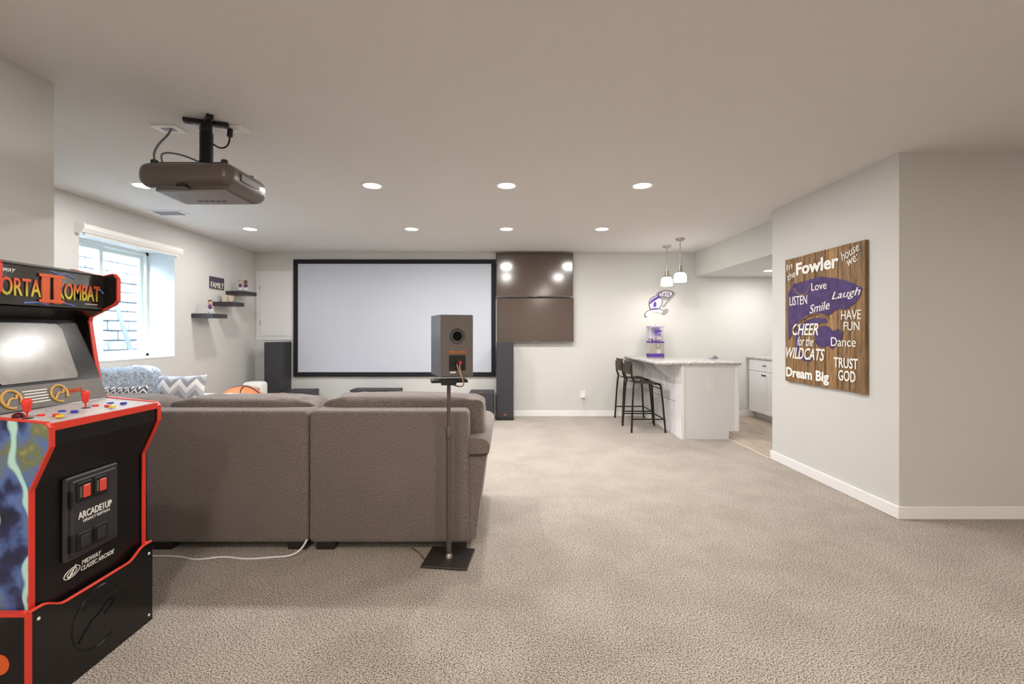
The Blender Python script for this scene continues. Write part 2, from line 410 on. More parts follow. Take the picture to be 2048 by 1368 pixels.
for Y in (.7, -1.0, -2.6):
    for X in (-1.118, 1.137, 3.4):
        downlight(X, Y, H, 'recessed ceiling light behind the viewpoint', 'recessed lights behind the viewpoint', 18, (1, .89, .78))
downlight(3.617, 6.37, 2.124, 'small recessed light in the lowered kitchen soffit', 'kitchen soffit lights', 14)
# ceiling vent
v = thing('ceiling_vent', 'white slotted air vent in the ceiling near the window', 'vent', (-3.44, 4.75, H))
obj('frame', bx(-.16, .16, -.085, .085, -.008, 0, bev=.003, seg=1), white, v)
for i in range(7): obj('slat', bx(-.13, .13, -.062+i*.02, -.052+i*.02, -.012, -.006), greyP, v)

# ------------------------------------------------------------------ projector on its mount
P = thing('projector', 'large dark grey projector hanging upside down from the ceiling mount', 'projector', (-1.715, 2.65, 2.05))
bm = NB(); box(bm, -.255, .255, -.19, .19, 0, .135, bev=.055, seg=5)
for vtx in bm.verts:
    if vtx.co.y > 0: vtx.co.x *= 1+.06*vtx.co.y/.19; vtx.co.z -= .012*vtx.co.y/.19*(1-vtx.co.z/.135)
obj('shell', bm, projM, P, smooth=True)
obj('underside_panel', bx(-.19, .19, -.125, .14, -.012, .004, bev=.005), projB, P)
obj('latch', bx(-.035, .012, -.186, -.14, -.006, .012, bev=.003), blkpl, P)
obj('side_vent', bx(.245, .264, -.10, .13, .05, .095, bev=.006), pmat('projector_vent', C(70, 64, 61), .6), P)
obj('top_tray', bx(-.19, .17, -.12, .12, .13, .15, bev=.005), blkpl, P)
for x in (-.19, .19):
    for y in (-.13, .13): obj('foot', lathe(NB(), [(.018, .128), (.018, .152), (.012, .156)], (x, y, 0), 14), blkpl, P, smooth='auto')
for i in range(5): obj('vent_slot', bx(-.08+i*.035, -.058+i*.035, .06, .075, -.0135, -.011), blkpl, P)
mt = thing('projector_mount', 'black ceiling bracket with a ribbed pole holding the projector', 'bracket', (-1.74, 2.70, H))
pole = [(.0, -.33), (.03, -.33), (.03, -.3)]
bm = NB(); prof = []
for i in range(16): z = -.07-i*.0125; prof += [(.031, z), (.036, z-.004), (.036, z-.008), (.031, z-.0115)]
lathe(bm, [(.03, -.012), (.03, -.06)]+prof+[(.027, -.285)], n=20); obj('ribbed_pole', bm, blkpl, mt, smooth='auto')
for a in (.35, .35+math.pi/2*1.25, .35+math.pi, .35+math.pi*1.62):
    M = Matrix.Rotation(a, 4, 'Z'); obj('ceiling_arm', box(NB(), 0, .115, -.018, .018, -.026, 0, bev=.004, M=M), blkpl, mt)
    p = M @ Vector((.085, 0, 0)); obj('screw', lathe(NB(), [(.008, -.026), (.008, -.02)], (p.x, p.y, 0), 10), nickel, mt)
obj('bracket_plate', bx(-.11, .13, -.1, .1, -.297, -.283, bev=.004), blkpl, mt)
obj('bracket_disc', lathe(NB(), [(.06, -.284), (.055, -.262), (.03, -.258)], n=20), blkpl, mt, smooth='auto')
for x, lab in ((-2.03, 'white ceiling cable plate with a grey cable, left of projector mount'), (-1.64, 'white ceiling outlet plate with a black plug, right of projector mount')):
    t = thing('ceiling_plate', lab, 'outlet', (x, 2.80, H))
    obj('plate', bx(-.075, .075, -.055, .055, -.007, 0, bev=.002, seg=1), whiteP, t)
    obj('socket_insert', bx(-.035, .04, -.022, .022, -.010, -.006, bev=.002, seg=1), greyP if x < -2 else whiteP, t)
gcab = pmat('grey_cable', C(112, 112, 114), .5)
o = obj('signal_cable', tube(NB(), smooth_pts([(-2.01, 2.79, H-.008), (-2.01, 2.77, 2.45), (-2.05, 2.74, 2.38), (-2.05, 2.7, 2.30), (-2.0, 2.66, 2.235), (-1.95, 2.64, 2.19)]), .006, 8), gcab, smooth=True)
tag(o, 'grey cable from the left ceiling plate to the projector', 'cable')
bm = NB(); tube(bm, [(-1.655, 2.79, H-.008), (-1.655, 2.785, 2.445)], .016, 10)
tube(bm, smooth_pts([(-1.655, 2.785, 2.45), (-1.655, 2.78, 2.40), (-1.67, 2.76, 2.365), (-1.70, 2.74, 2.36), (-1.73, 2.72, 2.39)]), .005, 8)
tag(obj('power_cord', bm, blkpl, smooth='auto'), 'black power plug and short cord under the right ceiling plate', 'cord')
o = obj('looped_cable', tube(NB(), smooth_pts([(-1.768, 2.69, 2.255), (-1.83, 2.62, 2.275), (-1.89, 2.56, 2.265), (-1.90, 2.56, 2.23), (-1.89, 2.57, 2.19)]), .005, 8), gcab, smooth=True)
tag(o, 'short looped dark cable at the foot of the projector mount', 'cable')

# ------------------------------------------------------------------ back wall: screen, TVs, access panel
t = thing('projection_screen', 'large white projection screen with black velvet frame on back wall', 'screen', px(789.5, 753, 7.06))
L, R, T, B = (587.3-CX)*.007594, (991.4-CX)*.007594, CH+(CY-519)*.007594, CH-(753-CY)*.007594
fw = .066
for a in ((L, R, T-fw, T), (L, R, B, B+fw), (L, L+fw, B+fw, T-fw), (R-fw, R, B+fw, T-fw)):
    rel(obj('frame_bar', bx(a[0], a[1], 7.045, 7.082, a[2], a[3], bev=.004, seg=1), velvet), t)
rel(obj('screen_fabric', bx(L+.05, R-.05, 7.06, 7.075, B+.05, T-.05), scr), t)
for nm_, x0, x1, y0, y1, lab in (('television', 992.3, 1146, 506, 593.3, 'upper wall-mounted flat television, dark and switched off'), ('television', 994.6, 1147.3, 596, 684, 'lower wall-mounted flat television, dark and switched off')):
    s = 7.0/F; a, b, z1, z0 = (x0-CX)*s, (x1-CX)*s, CH+(CY-y0)*s, CH+(CY-y1)*s
    t = thing(nm_, lab, 'television', ((a+b)/2, 7.0, z0), 'stacked televisions')
    rel(obj('housing', bx(a, b, 7.003, 7.035, z0, z1, bev=.004, seg=1), blkpl), t)
    rel(obj('screen', bx(a+.008, b-.008, 6.999, 7.005, z0+.014, z1-.008), tvM), t)
    rel(obj('bezel_strip', bx(a, b, 6.998, 7.006, z0, z0+.012), darkmetal), t)
    rel(obj('brand_badge', bx((a+b)/2-.03, (a+b)/2+.03, 6.996, 6.999, z0+.002, z0+.009), nickel), t)
    rel(obj('wall_bracket', bx((a+b)/2-.2, (a+b)/2+.2, 7.03, 7.082, (z0+z1)/2-.12, (z0+z1)/2+.12), blkpl), t)
d = struct('door_1', bx(-3.735, -3.27, 7.066, 7.079, 1.222, 2.163, bev=.003, seg=1), pmat('panel_paint', C(226, 227, 226), .5))
obj('panel_frame', bx(-3.80, -3.225, 7.074, 7.085, 1.16, 2.21), MATS['panel_paint'], d)
for z in (1.43, 1.95): obj('hinge', bx(-3.742, -3.733, 7.06, 7.072, z-.03, z+.03), nickel, d)

# ------------------------------------------------------------------ speakers
def tower(x0, x1, yf, dep, h, lab):
    t = thing('tower_speaker', lab, 'speaker', ((x0+x1)/2, yf+dep/2, 0), 'floor-standing speakers')
    w2, d2 = (x1-x0)/2, dep/2
    obj('cabinet', bx(-w2, w2, -d2+.012, d2, .02, h, bev=.004, seg=1), spk, t)
    obj('grille', bx(-w2+.004, w2-.004, -d2, -d2+.014, .04, h-.008, bev=.005), grille, t)
    obj('badge', bx(-.02, .02, -d2-.003, -d2+.002, .075, .092), copper, t)
    obj('plinth', bx(-w2-.004, w2+.004, -d2+.004, d2, 0, .022, bev=.003, seg=1), blkpl, t)
tower(-3.49, -3.263, 6.70, .37, 1.135, 'black tower speaker left of the projection screen')
tower(-.138, .109, 6.74, .34, 1.137, 'black tower speaker right of the projection screen under the televisions')
def sub(x0, x1, yf, dep, h, lab):
    t = thing('subwoofer', lab, 'subwoofer', ((x0+x1)/2, yf+dep/2, 0), 'subwoofers')
    w2, d2 = (x1-x0)/2, dep/2
    obj('cabinet', bx(-w2, w2, -d2+.014, d2, .025, h, bev=.006), spk, t)
    obj('grille', bx(-w2+.006, w2-.006, -d2, -d2+.016, .04, h-.012, bev=.005), grille, t)
    obj('badge', bx(-.03, .03, -d2+.02, -d2+.034, h, h+.004), copper, t)
    for x in (-1, 1):
        for y in (-1, 1): obj('foot', lathe(NB(), [(.02, 0), (.02, .026)], (x*(w2-.04), y*(d2-.04), 0), 12), blkpl, t)
sub(-3.19, -2.818, 6.54, .47, .432, 'black subwoofer beside the left tower speaker')
sub(-.531, -.18, 6.632, .40, .414, 'black subwoofer beside the right tower speaker')
t = thing('center_speaker', 'long low black centre speaker under the projection screen', 'speaker', ((749.5-CX)*6.75/F, 6.85, 0))
obj('cabinet', bx(-.352, .352, -.13, .15, .24, .445, bev=.004, seg=1), spk, t); obj('grille', bx(-.345, .345, -.145, -.128, .245, .438, bev=.004, seg=1), grille, t)
obj('stand_top', bx(-.2, .2, -.11, .12, .22, .24), blkpl, t); obj('stand_column', bx(-.05, .05, -.05, .05, .02, .22), blkpl, t); obj('stand_base', bx(-.2, .2, -.11, .12, 0, .02), blkpl, t)
# white purifier by the left tower
t = thing('air_purifier', 'white rounded appliance with mesh side between sofa and left tower speaker', 'appliance', (-3.40, 6.3, 0))
obj('housing', bx(-.13, .13, -.11, .11, .02, .61, bev=.05, seg=5), whiteP, t, smooth=True)
obj('mesh_panel', bx(-.06, .125, -.114, -.105, .12, .54, bev=.003, seg=1), pmat('mesh_panel', C(200, 200, 198), .7, var=(300, C(150, 150, 150))), t)
obj('base', bx(-.12, .12, -.1, .1, 0, .03), greyP, t)

# ------------------------------------------------------------------ rear surround speaker and stand
st = thing('speaker_stand', 'grey metal speaker stand with square base behind the sofa', 'stand', (-.321, 2.609, 0))
M = Matrix.Rotation(-.12, 4, 'Z')
obj('base_plate', box(NB(), -.128, .128, -.12, .12, 0, .012, bev=.003, seg=1, M=M), pmat('stand_plate', C(58, 54, 54), .45, .3), st)
obj('lower_pole', tube(NB(), [(0, 0, .012), (0, 0, .70)], .0145, 16), darkmetal, st, smooth='auto')
obj('upper_pole', tube(NB(), [(0, 0, .70), (0, 0, .995)], .0105, 14), darkmetal, st, smooth='auto')
obj('collar', lathe(NB(), [(.0145, .675), (.019, .68), (.019, .735), (.0145, .742)], n=16), darkmetal, st, smooth='auto')
obj('base_ferrule', lathe(NB(), [(.022, .012), (.02, .022), (.014, .035)], n=16), nickel, st, smooth='auto')
obj('top_plate', box(NB(), -.10, .10, -.07, .07, .995, 1.008, bev=.002, seg=1, M=Matrix.Rotation(.2, 4, 'Z')), blkpl, st)
obj('top_bracket', bx(-.03, .05, -.10, -.06, .985, 1.02, bev=.003, seg=1), blkpl, st)
sp = thing('bookshelf_speaker', 'grey bookshelf speaker seen from behind on the stand', 'speaker', (-.31, 2.65, 1.008))
sp.rotation_euler = (0, 0, .367)
obj('cabinet', bx(-.092, .092, -.118, .125, .02, .36, bev=.003, seg=1), pmat('speaker_side_daylit', C(120, 128, 138), .35, coat=.3), sp)  # bluish window daylight on the side is mixed into the cabinet colour
obj('rear_panel', bx(-.088, .088, -.124, -.115, .024, .356, bev=.003, seg=1), pmat('speaker_rear', C(98, 92, 90), .6, var=(200, C(110, 104, 101))), sp)
bm = NB(); lathe(bm, [(.042, -.126), (.040, -.130), (.032, -.127), (.028, -.10), (.026, -.06)], (0, 0, .243), 28, axis='Y', cap=False); obj('port_ring', bm, pmat('port_plastic', C(70, 66, 66), .4), sp, smooth='auto')
bm = NB(); lathe(bm, [(.0265, -.1255), (.001, -.1255)], (0, 0, .243), 28, axis='Y'); obj('port_hole', bm, pmat('port_dark', C(8, 8, 9), .9), sp)
obj('spec_label', bx(-.050, .052, -.1265, -.123, .146, .163), pmat('copper_label', C(150, 98, 62), .4, .3), sp)
for x0 in (-.046, .012): obj('label_strip', bx(x0, x0+.034, -.1275, -.126, .157, .161), copper, sp)
obj('terminal_plate', bx(-.046, .046, -.129, -.122, .056, .138, bev=.003, seg=1), blkpl, sp)
obj('terminal_recess', bx(-.03, .032, -.1305, -.128, .075, .122, bev=.002, seg=1), pmat('recess', C(30, 28, 28), .6), sp)
for x, m_ in ((-.009, blkpl), (.011, redB)):
    bm = NB(); lathe(bm, [(.0085, -.131), (.0085, -.148), (.006, -.152)], (x, 0, .100), 14, axis='Y'); obj('binding_post', bm, m_, sp, smooth='auto')
obj('serial_sticker', bx(-.04, -.008, -.1262, -.124, .042, .050), white, sp)
tanC = pmat('tan_cable', C(186, 150, 126), .5)
bm = NB()
for x in (-.008, .010): tube(bm, smooth_pts([(x, -.142, .096), (x*.6, -.150, .07), (.018, -.152, .02), (.030, -.148, -.012)]), .0032, 8)
tube(bm, smooth_pts([(.030, -.148, -.010), (.028, -.142, -.030), (.010, -.10, -.035), (-.006, -.05, -.028)]), .004, 8)
o = obj('speaker_wire', bm, tanC, smooth=True); o.matrix_world = sp.matrix_basis.copy()
o.location = sp.location; o.rotation_euler = sp.rotation_euler
tag(o, 'tan speaker wire looping below the bookshelf speaker', 'wire')

# ------------------------------------------------------------------ sectional sofa
def unit(name, lab, x0, x1, arm=False, yb=2.70, seed=0):
    t = thing(name, lab, 'sofa', ((x0+x1)/2, 3.15, 0), 'sectional sofa units')
    R_ = lambda o: rel(o, t)
    R_(obj('back_panel', bx(x0, x1, yb, yb+.2, .045, .815, bev=.028, seg=4), sofaM, smooth=True))
    R_(obj('seat_base', bx(x0+.01, x1-.01, yb+.15, 3.62, .06, .30, bev=.03, seg=3), sofaM, smooth=True))
    R_(obj('seat_cushion', cushion(NB(), ((x0+x1)/2, 3.30, .385), (x1-x0-.02, .74, .19), .35, .25, wr=.004, seed=seed), sofaM, smooth=True))
    cx1 = x1+(.10 if arm else -.004)
    R_(obj('back_cushion', cushion(NB(), ((x0+cx1)/2, 2.985, .668 if not arm else .708), (cx1-x0-.03, .30, .40 if not arm else .345), .36, .2, 96, 30, .015, seed), sofaM, smooth=True))
    for x in (x0+.09, x1-.07):
        for y in (2.72, 3.52): R_(obj('leg', bx(x-.055, x+.055, y, y+.07, 0, .055, bev=.004, seg=1), woodD))
    bm = NB(); zz = .78
    tube(bm, [(x0+.03, yb-.001, .79), (x1-.03, yb-.001, .79)], .0025, 6)
    return t
unit('sofa_section', 'middle grey section of sectional sofa, seen from behind beside arcade cabinet', -2.10, -1.153, seed=3)
ru = unit('sofa_section', 'right end of grey sectional sofa with padded arm, behind speaker stand', -1.147, -.218, True, seed=9)
unit('sofa_section', 'corner section of grey sectional sofa behind arcade cabinet', -3.05, -2.106, seed=5)
# padded arm of the right unit
bm = NB(); y0, y1 = 2.735, 3.66
prof = [(-.33, .045), (-.178, .045), (-.172, .10), (-.135, .40), (-.118, .53), (-.098, .57), (-.092, .60), (-.105, .635), (-.15, .655), (-.24, .655), (-.33, .64)]
prof = [(p.x, p.z) for p in smooth_pts([(a, 0, z) for a, z in prof], 1, True)]
n = len(prof); rings = []
for y, s in ((y0, .985), (y0+.012, 1.0), (3.1, 1.02), (y1-.02, 1.03), (y1, 1.0)):
    rings.append([bm.verts.new((-.24+(a+.24)*s, y, z if z < .1 else z*(1+(s-1)*.4))) for a, z in prof])
for i in range(len(rings)-1):
    for j in range(n): bm.faces.new((rings[i][j], rings[i][(j+1) % n], rings[i+1][(j+1) % n], rings[i+1][j]))
bm.faces.new(rings[0]); bm.faces.new(rings[-1])
rel(obj('arm', bm, sofaM, smooth='auto'), ru)
bm = NB(); tube(bm, smooth_pts([(-.215, y0-.004, .548), (-.17, y0-.007, .552), (-.13, y0-.006, .551), (-.112, y0+.004, .556), (-.106, y0+.03, .56)]), .006, 8); rel(obj('arm_seam', bm, pmat('seam_thread', C(66, 57, 53), .9), smooth=True), ru)
bm = NB(); pts = []
for i in range(24):
    a = -.7+i*.16; sq = lambda v_: math.copysign(abs(v_)**.55, v_)
    pts.append((-.158, 2.985-.130*sq(math.cos(a)), .708+.147*sq(math.sin(a))))
tube(bm, pts, .004, 6); rel(obj('cushion_piping', bm, sofaM, smooth=True), ru)
# left run against the window wall
def run_unit(y0, y1, lab, arm=False, seed=0, back=True):
    t = thing('sofa_section', lab, 'sofa', (-3.3, (y0+y1)/2, 0), 'sectional sofa units')
    R_ = lambda o: rel(o, t)
    if back: R_(obj('back_panel', bx(-3.79, -3.60, y0, y1, .045, .80, bev=.03, seg=4), sofaM, smooth=True))
    R_(obj('seat_base', bx(-3.62, -2.86, y0+.01, y1-.01, .06, .30, bev=.03, seg=3), sofaM, smooth=True))
    Mr = Matrix.Translation((-3.50, (y0+y1)/2, .69)) @ Matrix.Rotation(math.pi/2, 4, 'Z')
    if back: R_(obj('back_cushion', cushion(NB(), (0, 0, 0), (y1-y0, .30, .44), .5, .35, 56, 24, .011, seed, M=Mr), sofaM, smooth=True))
    Mr = Matrix.Translation((-3.23, (y0+y1)/2, .385)) @ Matrix.Rotation(math.pi/2, 4, 'Z')
    R_(obj('seat_cushion', cushion(NB(), (0, 0, 0), (y1-y0-.02, .74, .19), .35, .25, wr=.004, seed=seed, M=Mr), sofaM, smooth=True))
    for y in (y0+.08, y1-.1): R_(obj('leg', bx(-2.95, -2.88, y, y+.08, 0, .06), woodD)); R_(obj('leg', bx(-3.75, -3.68, y, y+.08, 0, .06), woodD))
    if arm: R_(obj('arm', bx(-3.72, -2.92, y1-.02, y1+.22, .05, .575, bev=.07, seg=5), sofaM, smooth=True))
run_unit(3.68, 4.55, 'grey sofa section under the window with blanket over it', seed=11)
run_unit(4.56, 5.2, 'far arm end of grey sectional sofa along the window wall', True, seed=13, back=False)
# pillows and throw
chev = zigzag('chevron_fabric', C(232, 232, 232), C(150, 152, 158), 3.0, .42, 2.6, C(186, 187, 192))
def pillow(name, lab, c, size, rz, tilt, m, seed):
    bm = NB(); n = 20; a = size/2; rows = []
    for sgn in (1, -1):
        g = []
        for i in range(n+1):
            r = []
            for j in range(n+1):
                u, v = -1+2*i/n, -1+2*j/n
                th = .075*max(0, (1-u**4)*(1-v**4))**.55
                kx = 1-.07*(1-v*v)*u*u; kz = 1-.07*(1-u*u)*v*v
                r.append(bm.verts.new((u*a*kx, sgn*th+noise.noise(Vector((u*2, v*2, seed)))*.006, v*a*kz)))
            g.append(r)
        for i in range(n):
            for j in range(n): bm.faces.new((g[i][j], g[i+1][j], g[i+1][j+1], g[i][j+1]))
        rows.append(g)
    bmesh.ops.remove_doubles(bm, verts=bm.verts[:], dist=.004)
    o = obj(name, bm, m, smooth=True); o.location = c; o.rotation_euler = (tilt, 0, rz)
    return tag(o, lab, 'pillow', 'throw pillows')
pillow('throw_pillow', 'grey and white chevron throw pillow standing on the sofa', (-2.97, 4.25, .685), .40, .25, -.18, chev, 1)
pillow('throw_pillow', 'small black and white zigzag patterned pillow beside arcade cabinet', (-2.90, 3.45, .68), .40, .2, -.25, zigzag('small_zigzag', C(225, 225, 228), C(90, 92, 98), 9, .2, 9), 2)
blue = fabric('blanket_fabric', C(150, 166, 186), C(214, 222, 230), 60)
bm = NB(); path = smooth_pts([(-3.62, 0, .74), (-3.60, 0, .90), (-3.50, 0, .945), (-3.38, 0, .92), (-3.315, 0, .80), (-3.30, 0, .62), (-3.2, 0, .50)], 2)
ny = 26; g = []
for i, p in enumerate(path):
    r = []
    for j in range(ny+1):
        y = 3.80+j*.68/ny
        d = .018*math.sin(j*.9+i*.25)+.02*noise.noise(Vector((i*.2, j*.25, 3)))
        r.append(bm.verts.new((p.x+d*.7, y+.02*math.sin(i*.5), p.z+.01+abs(d)*.8)))
    g.append(r)
for i in range(len(path)-1):
    for j in range(ny): bm.faces.new((g[i][j], g[i+1][j], g[i+1][j+1], g[i][j+1]))
bmesh.ops.solidify(bm, geom=bm.faces[:], thickness=.012)
tag(obj('throw_blanket', bm, blue, smooth=True), 'pale blue grey throw blanket draped over sofa back under window', 'blanket')
# orange basketball-style bean bag
t = thing('bean_bag', 'orange bean bag with black seam lines like a basketball', 'bean bag', (-3.33, 5.85, 0))
bm = NB(); bmesh.ops.create_uvsphere(bm, u_segments=32, v_segments=20, radius=.31)
for vtx in bm.verts: vtx.co.z = vtx.co.z*.97+.30 if vtx.co.z > -.2 else max(.002, .30-.2*.97+(vtx.co.z+.2)*.97); vtx.co += vtx.co.normalized()*noise.noise(vtx.co*6)*.015
obj('shell', bm, pmat('orange_vinyl', C(224, 130, 84), .6, bump=(200, .2, .002)), t, smooth=True)
for ax in range(3):
    bm = NB(); pts = []
    for i in range(41):
        a = 2*math.pi*i/40; q = [(math.cos(a), math.sin(a), 0), (math.cos(a), 0, math.sin(a)), (.35+.2*math.cos(2*a), math.cos(a), math.sin(a))][ax]
        q = Vector(q).normalized()*.312; pts.append((q.x, q.y, max(q.z*.97+.30, .012)))
    tube(bm, pts, .006, 6, cap=False); obj('seam', bm, blkpl, t)

# white cord on the carpet and thin brown wire
o = obj('white_cord', tube(NB(), smooth_pts([(-2.05, 2.63, .006), (-1.85, 2.63, .006), (-1.72, 2.58, .006), (-1.6, 2.63, .006), (-1.45, 2.59, .006), (-1.3, 2.62, .006), (-1.215, 2.62, .01), (-1.17, 2.66, .03), (-1.15, 2.69, .075)]), .0055, 8), white, smooth=True)
tag(o, 'white cord lying on carpet along the sofa back', 'cord')
o = obj('brown_wire', tube(NB(), smooth_pts([(-.43, 2.56, .004), (-.47, 2.62, .005), (-.50, 2.68, .005), (-.56, 2.74, .005)]), .003, 6), pmat('brown_wire', C(112, 80, 64), .6), smooth=True)
tag(o, 'thin brown wire running under the sofa beside the stand base', 'wire')

# ------------------------------------------------------------------ left wall: shelves and things on them
shelfM = pmat('espresso_shelf', C(48, 42, 44), .4, var=(6, C(58, 50, 50)))
for (y0, y1, z, lab) in ((5.64, 5.935, 1.506, 'lowest dark floating wall shelf with one figurine'), (6.05, 6.32, 1.676, 'middle dark floating wall shelf holding a small box sign'), (6.333, 6.63, 1.843, 'highest dark floating wall shelf with two figurines')):
    o = obj('floating_shelf', bx(-3.82, -3.555, y0, y1, z-.053, z, bev=.002, seg=1), shelfM); tag(o, lab, 'shelf', 'floating shelves')
t = thing('wall_plaque', 'small dark plaque reading FAMILY above the shelves', 'sign', (-3.82, 6.13, 1.848))
obj('board', bx(0, .015, -.147, .147, 0, .153), pmat('plaque_board', C(62, 58, 62), .6, var=(20, C(80, 76, 80))), t)
text('lettering', 'FAMILY', letterW, t, (.0152, -.135, .012), (0, 1, 0), (0, 0, 1), .27, .072, .002)
obj('purple_emblem', prism(NB(), smooth_pts([(.0152, -.035, .105), (.0152, 0, .135), (.0152, .04, .125), (.0152, .03, .10), (.0152, 0, .095)], 2, True), (.002, 0, 0)), purple, t)
t = thing('box_sign', 'small tan box sign with white lettering on the middle shelf', 'box sign', (-3.725, 6.235, 1.676))
obj('box', bx(-.035, .035, -.085, .085, 0, .098, bev=.002, seg=1), pmat('cream_box', C(206, 198, 178), .7), t)
obj('front_board', bx(.034, .038, -.083, .083, .002, .096), pmat('tan_board', C(176, 152, 126), .7), t)
for i, s in enumerate(('ALWAYS', 'TOGETHER', 'TEAM')): pass
for i in range(3): obj('print_line', bx(.038, .039, -.06+.012*i, .06-.012*i, .068-.025*i, .080-.025*i), letterW, t)
skin = (pmat('skin_light', C(222, 178, 152), .6), pmat('skin_dark', C(120, 78, 56), .6))
jersey = pmat('jersey_purple', C(78, 44, 132), .6); pants = pmat('uniform_white', C(228, 228, 232), .6); hairM = pmat('hair_brown', C(70, 52, 40), .7)
def bobble(c, rz, s, hair_, lab, h=.172):
    t = thing('bobblehead_figurine', lab, 'figurine', c, 'bobblehead figurines'); t.rotation_euler = (0, 0, rz)
    k = h/.172
    obj('stand_disc', lathe(NB(), [(.03*k, 0), (.03*k, .008*k), (.026*k, .01*k)], n=20), white, t, smooth='auto')
    bm = NB()
    for sx in (-1, 1): tube(bm, [(sx*.014*k, -.004, .01*k), (sx*.013*k, 0, .035*k), (sx*.010*k, 0, .062*k)], [.009*k, .008*k, .011*k], 8)
    obj('legs', bm, pants, t, smooth=True)
    for sx in (-1, 1): obj('shoe', bx((sx*.014-.008)*k, (sx*.014+.008)*k, -.02*k, .008*k, .009*k, .018*k, bev=.003), blkpl, t)
    bm = NB(); lathe(bm, [(.014*k, .058*k), (.019*k, .07*k), (.022*k, .09*k), (.02*k, .102*k), (.008*k, .108*k)], n=14); obj('torso', bm, jersey, t, smooth=True)
    for sx in (-1, 1):
        bm = NB(); tube(bm, [(sx*.02*k, 0, .098*k), (sx*.03*k, -.006*k, .082*k), (sx*.018*k, -.022*k, .076*k)], [.008*k, .007*k, .006*k], 8); obj('arm', bm, skin[s], t, smooth=True)
    bm = NB(); bmesh.ops.create_uvsphere(bm, u_segments=16, v_segments=12, radius=.027*k)
    for vv in bm.verts: vv.co = Vector((vv.co.x*.92, vv.co.y, vv.co.z*1.1+.136*k))
    hd = obj('head', bm, skin[s], t, smooth=True)
    bm = NB(); bmesh.ops.create_uvsphere(bm, u_segments=16, v_segments=12, radius=.0285*k)
    bmesh.ops.delete(bm, geom=[vv for vv in bm.verts if vv.co.z < .004*k and vv.co.y < .008*k or vv.co.z < -.012*k], context='VERTS')
    for vv in bm.verts: vv.co = Vector((vv.co.x*.95, vv.co.y+.002, vv.co.z*1.1+.137*k))
    obj('hair', bm, hair_, hd, smooth=True)
    for sx in (-1, 1): obj('eye', lathe(NB(), [(.0035*k, -.0255*k), (.001*k, -.0275*k)], (sx*.009*k, 0, .138*k), 8, axis='Y'), blkpl, hd)
    obj('nose', lathe(NB(), [(.004*k, -.025*k), (.001*k, -.031*k)], (0, 0, .131*k), 8, axis='Y'), skin[s], hd)
    obj('football', cushion(NB(), (0, -.026*k, .078*k), (.026*k, .015*k, .015*k), 1, 1, 12, 8, 0), pmat('football_brown', C(96, 60, 40), .6), t, smooth=True)
bobble((-3.655, 5.745, 1.506), .5, 0, hairM, 'lone bobblehead figurine in purple jersey on the lowest shelf', .178)
bobble((-3.675, 6.43, 1.843), .5, 0, pmat('hair_grey', C(120, 114, 108), .7), 'light-skinned bobblehead figurine on the highest shelf', .165)
bobble((-3.605, 6.44, 1.843), .5, 1, blkpl, 'dark-skinned bobblehead figurine on the highest shelf', .16)

# ------------------------------------------------------------------ bar peninsula, stools, kitchen run
pb = thing('bar_peninsula', 'white panelled bar peninsula base under the granite top', 'bar counter', (2.43, 6.3, 0))
paintW = pmat('cabinet_white', C(228, 228, 230), .45)
bm = NB(); prism(bm, [(2.10, 5.545, 0), (2.655, 5.545, 0), (2.655, 5.545, .10), (2.76, 5.545, .10), (2.76, 5.545, .89), (2.10, 5.545, .89)], (0, 1.535, 0)); rel(obj('carcass', bm, paintW), pb)
bm = NB(); prism(bm, [(2.10, 5.54, .0), (2.655, 5.54, .0), (2.655, 5.54, .10), (2.745, 5.54, .10), (2.745, 5.54, .885), (2.10, 5.54, .885)], (0, .008, 0)); rel(obj('end_panel', bm, paintW), pb)
rel(obj('corner_trim', bx(2.085, 2.125, 5.53, 5.56, 0, .885, bev=.002, seg=1), white), pb)
rel(obj('corner_trim', bx(2.735, 2.775, 5.53, 5.56, .10, .885, bev=.002, seg=1), white), pb)
rel(obj('end_stile', bx(2.088, 2.104, 5.56, 5.74, 0, .885, bev=.002, seg=1), white), pb)
for y in (6.15, 6.62): rel(obj('side_stile', bx(2.09, 2.104, y, y+.06, 0, .885, bev=.002, seg=1), white), pb)
rel(obj('side_rail', bx(2.092, 2.103, 5.74, 7.06, .42, .425), greyP), pb)
for y in (5.95, 6.5):
    bm = NB(); prism(bm, [(2.10, y, .885), (1.90, y, .885), (1.90, y, .86), (2.075, y, .70), (2.10, y, .70)], (0, .035, 0)); rel(obj('corbel', bm, paintW), pb)
rel(obj('cove_strip', bx(2.094, 2.76, 5.534, 5.545, .868, .888), white), pb)
o = obj('bar_countertop', box(NB(), 1.80, 2.79, 5.50, 7.083, .890, .92, bev=.01, seg=3), graniteM, smooth='auto'); tag(o, 'speckled granite bar countertop with overhang above the stools', 'countertop')
def outlet(name, lab, c, nrm, w_=.074, h_=.118):
    t = thing(name, lab, 'outlet', c)
    def R3(u0, u1, z0, z1, d0, d1):
        return bx(u0, u1, -d1, -d0, z0, z1, bev=.001, seg=1)
    obj('plate', R3(-w_/2, w_/2, -h_/2, h_/2, 0, .006), whiteP, t)
    for z in (-.026, .026):
        s = obj('socket', R3(-.017, .017, z-.016, z+.016, .006, .009), white, t)
        for x in (-.006, .006): obj('slot', R3(x-.0015, x+.0015, z-.004, z+.008, .009, .0095), darkmetal, s)
    return t
outlet('wall_outlet', 'white electrical outlet on the bar end panel', (2.44, 5.54, .637), 0)
outlet('wall_outlet', 'white electrical outlet low on the back wall left of stools', (1.17, 7.084, .33), 0)
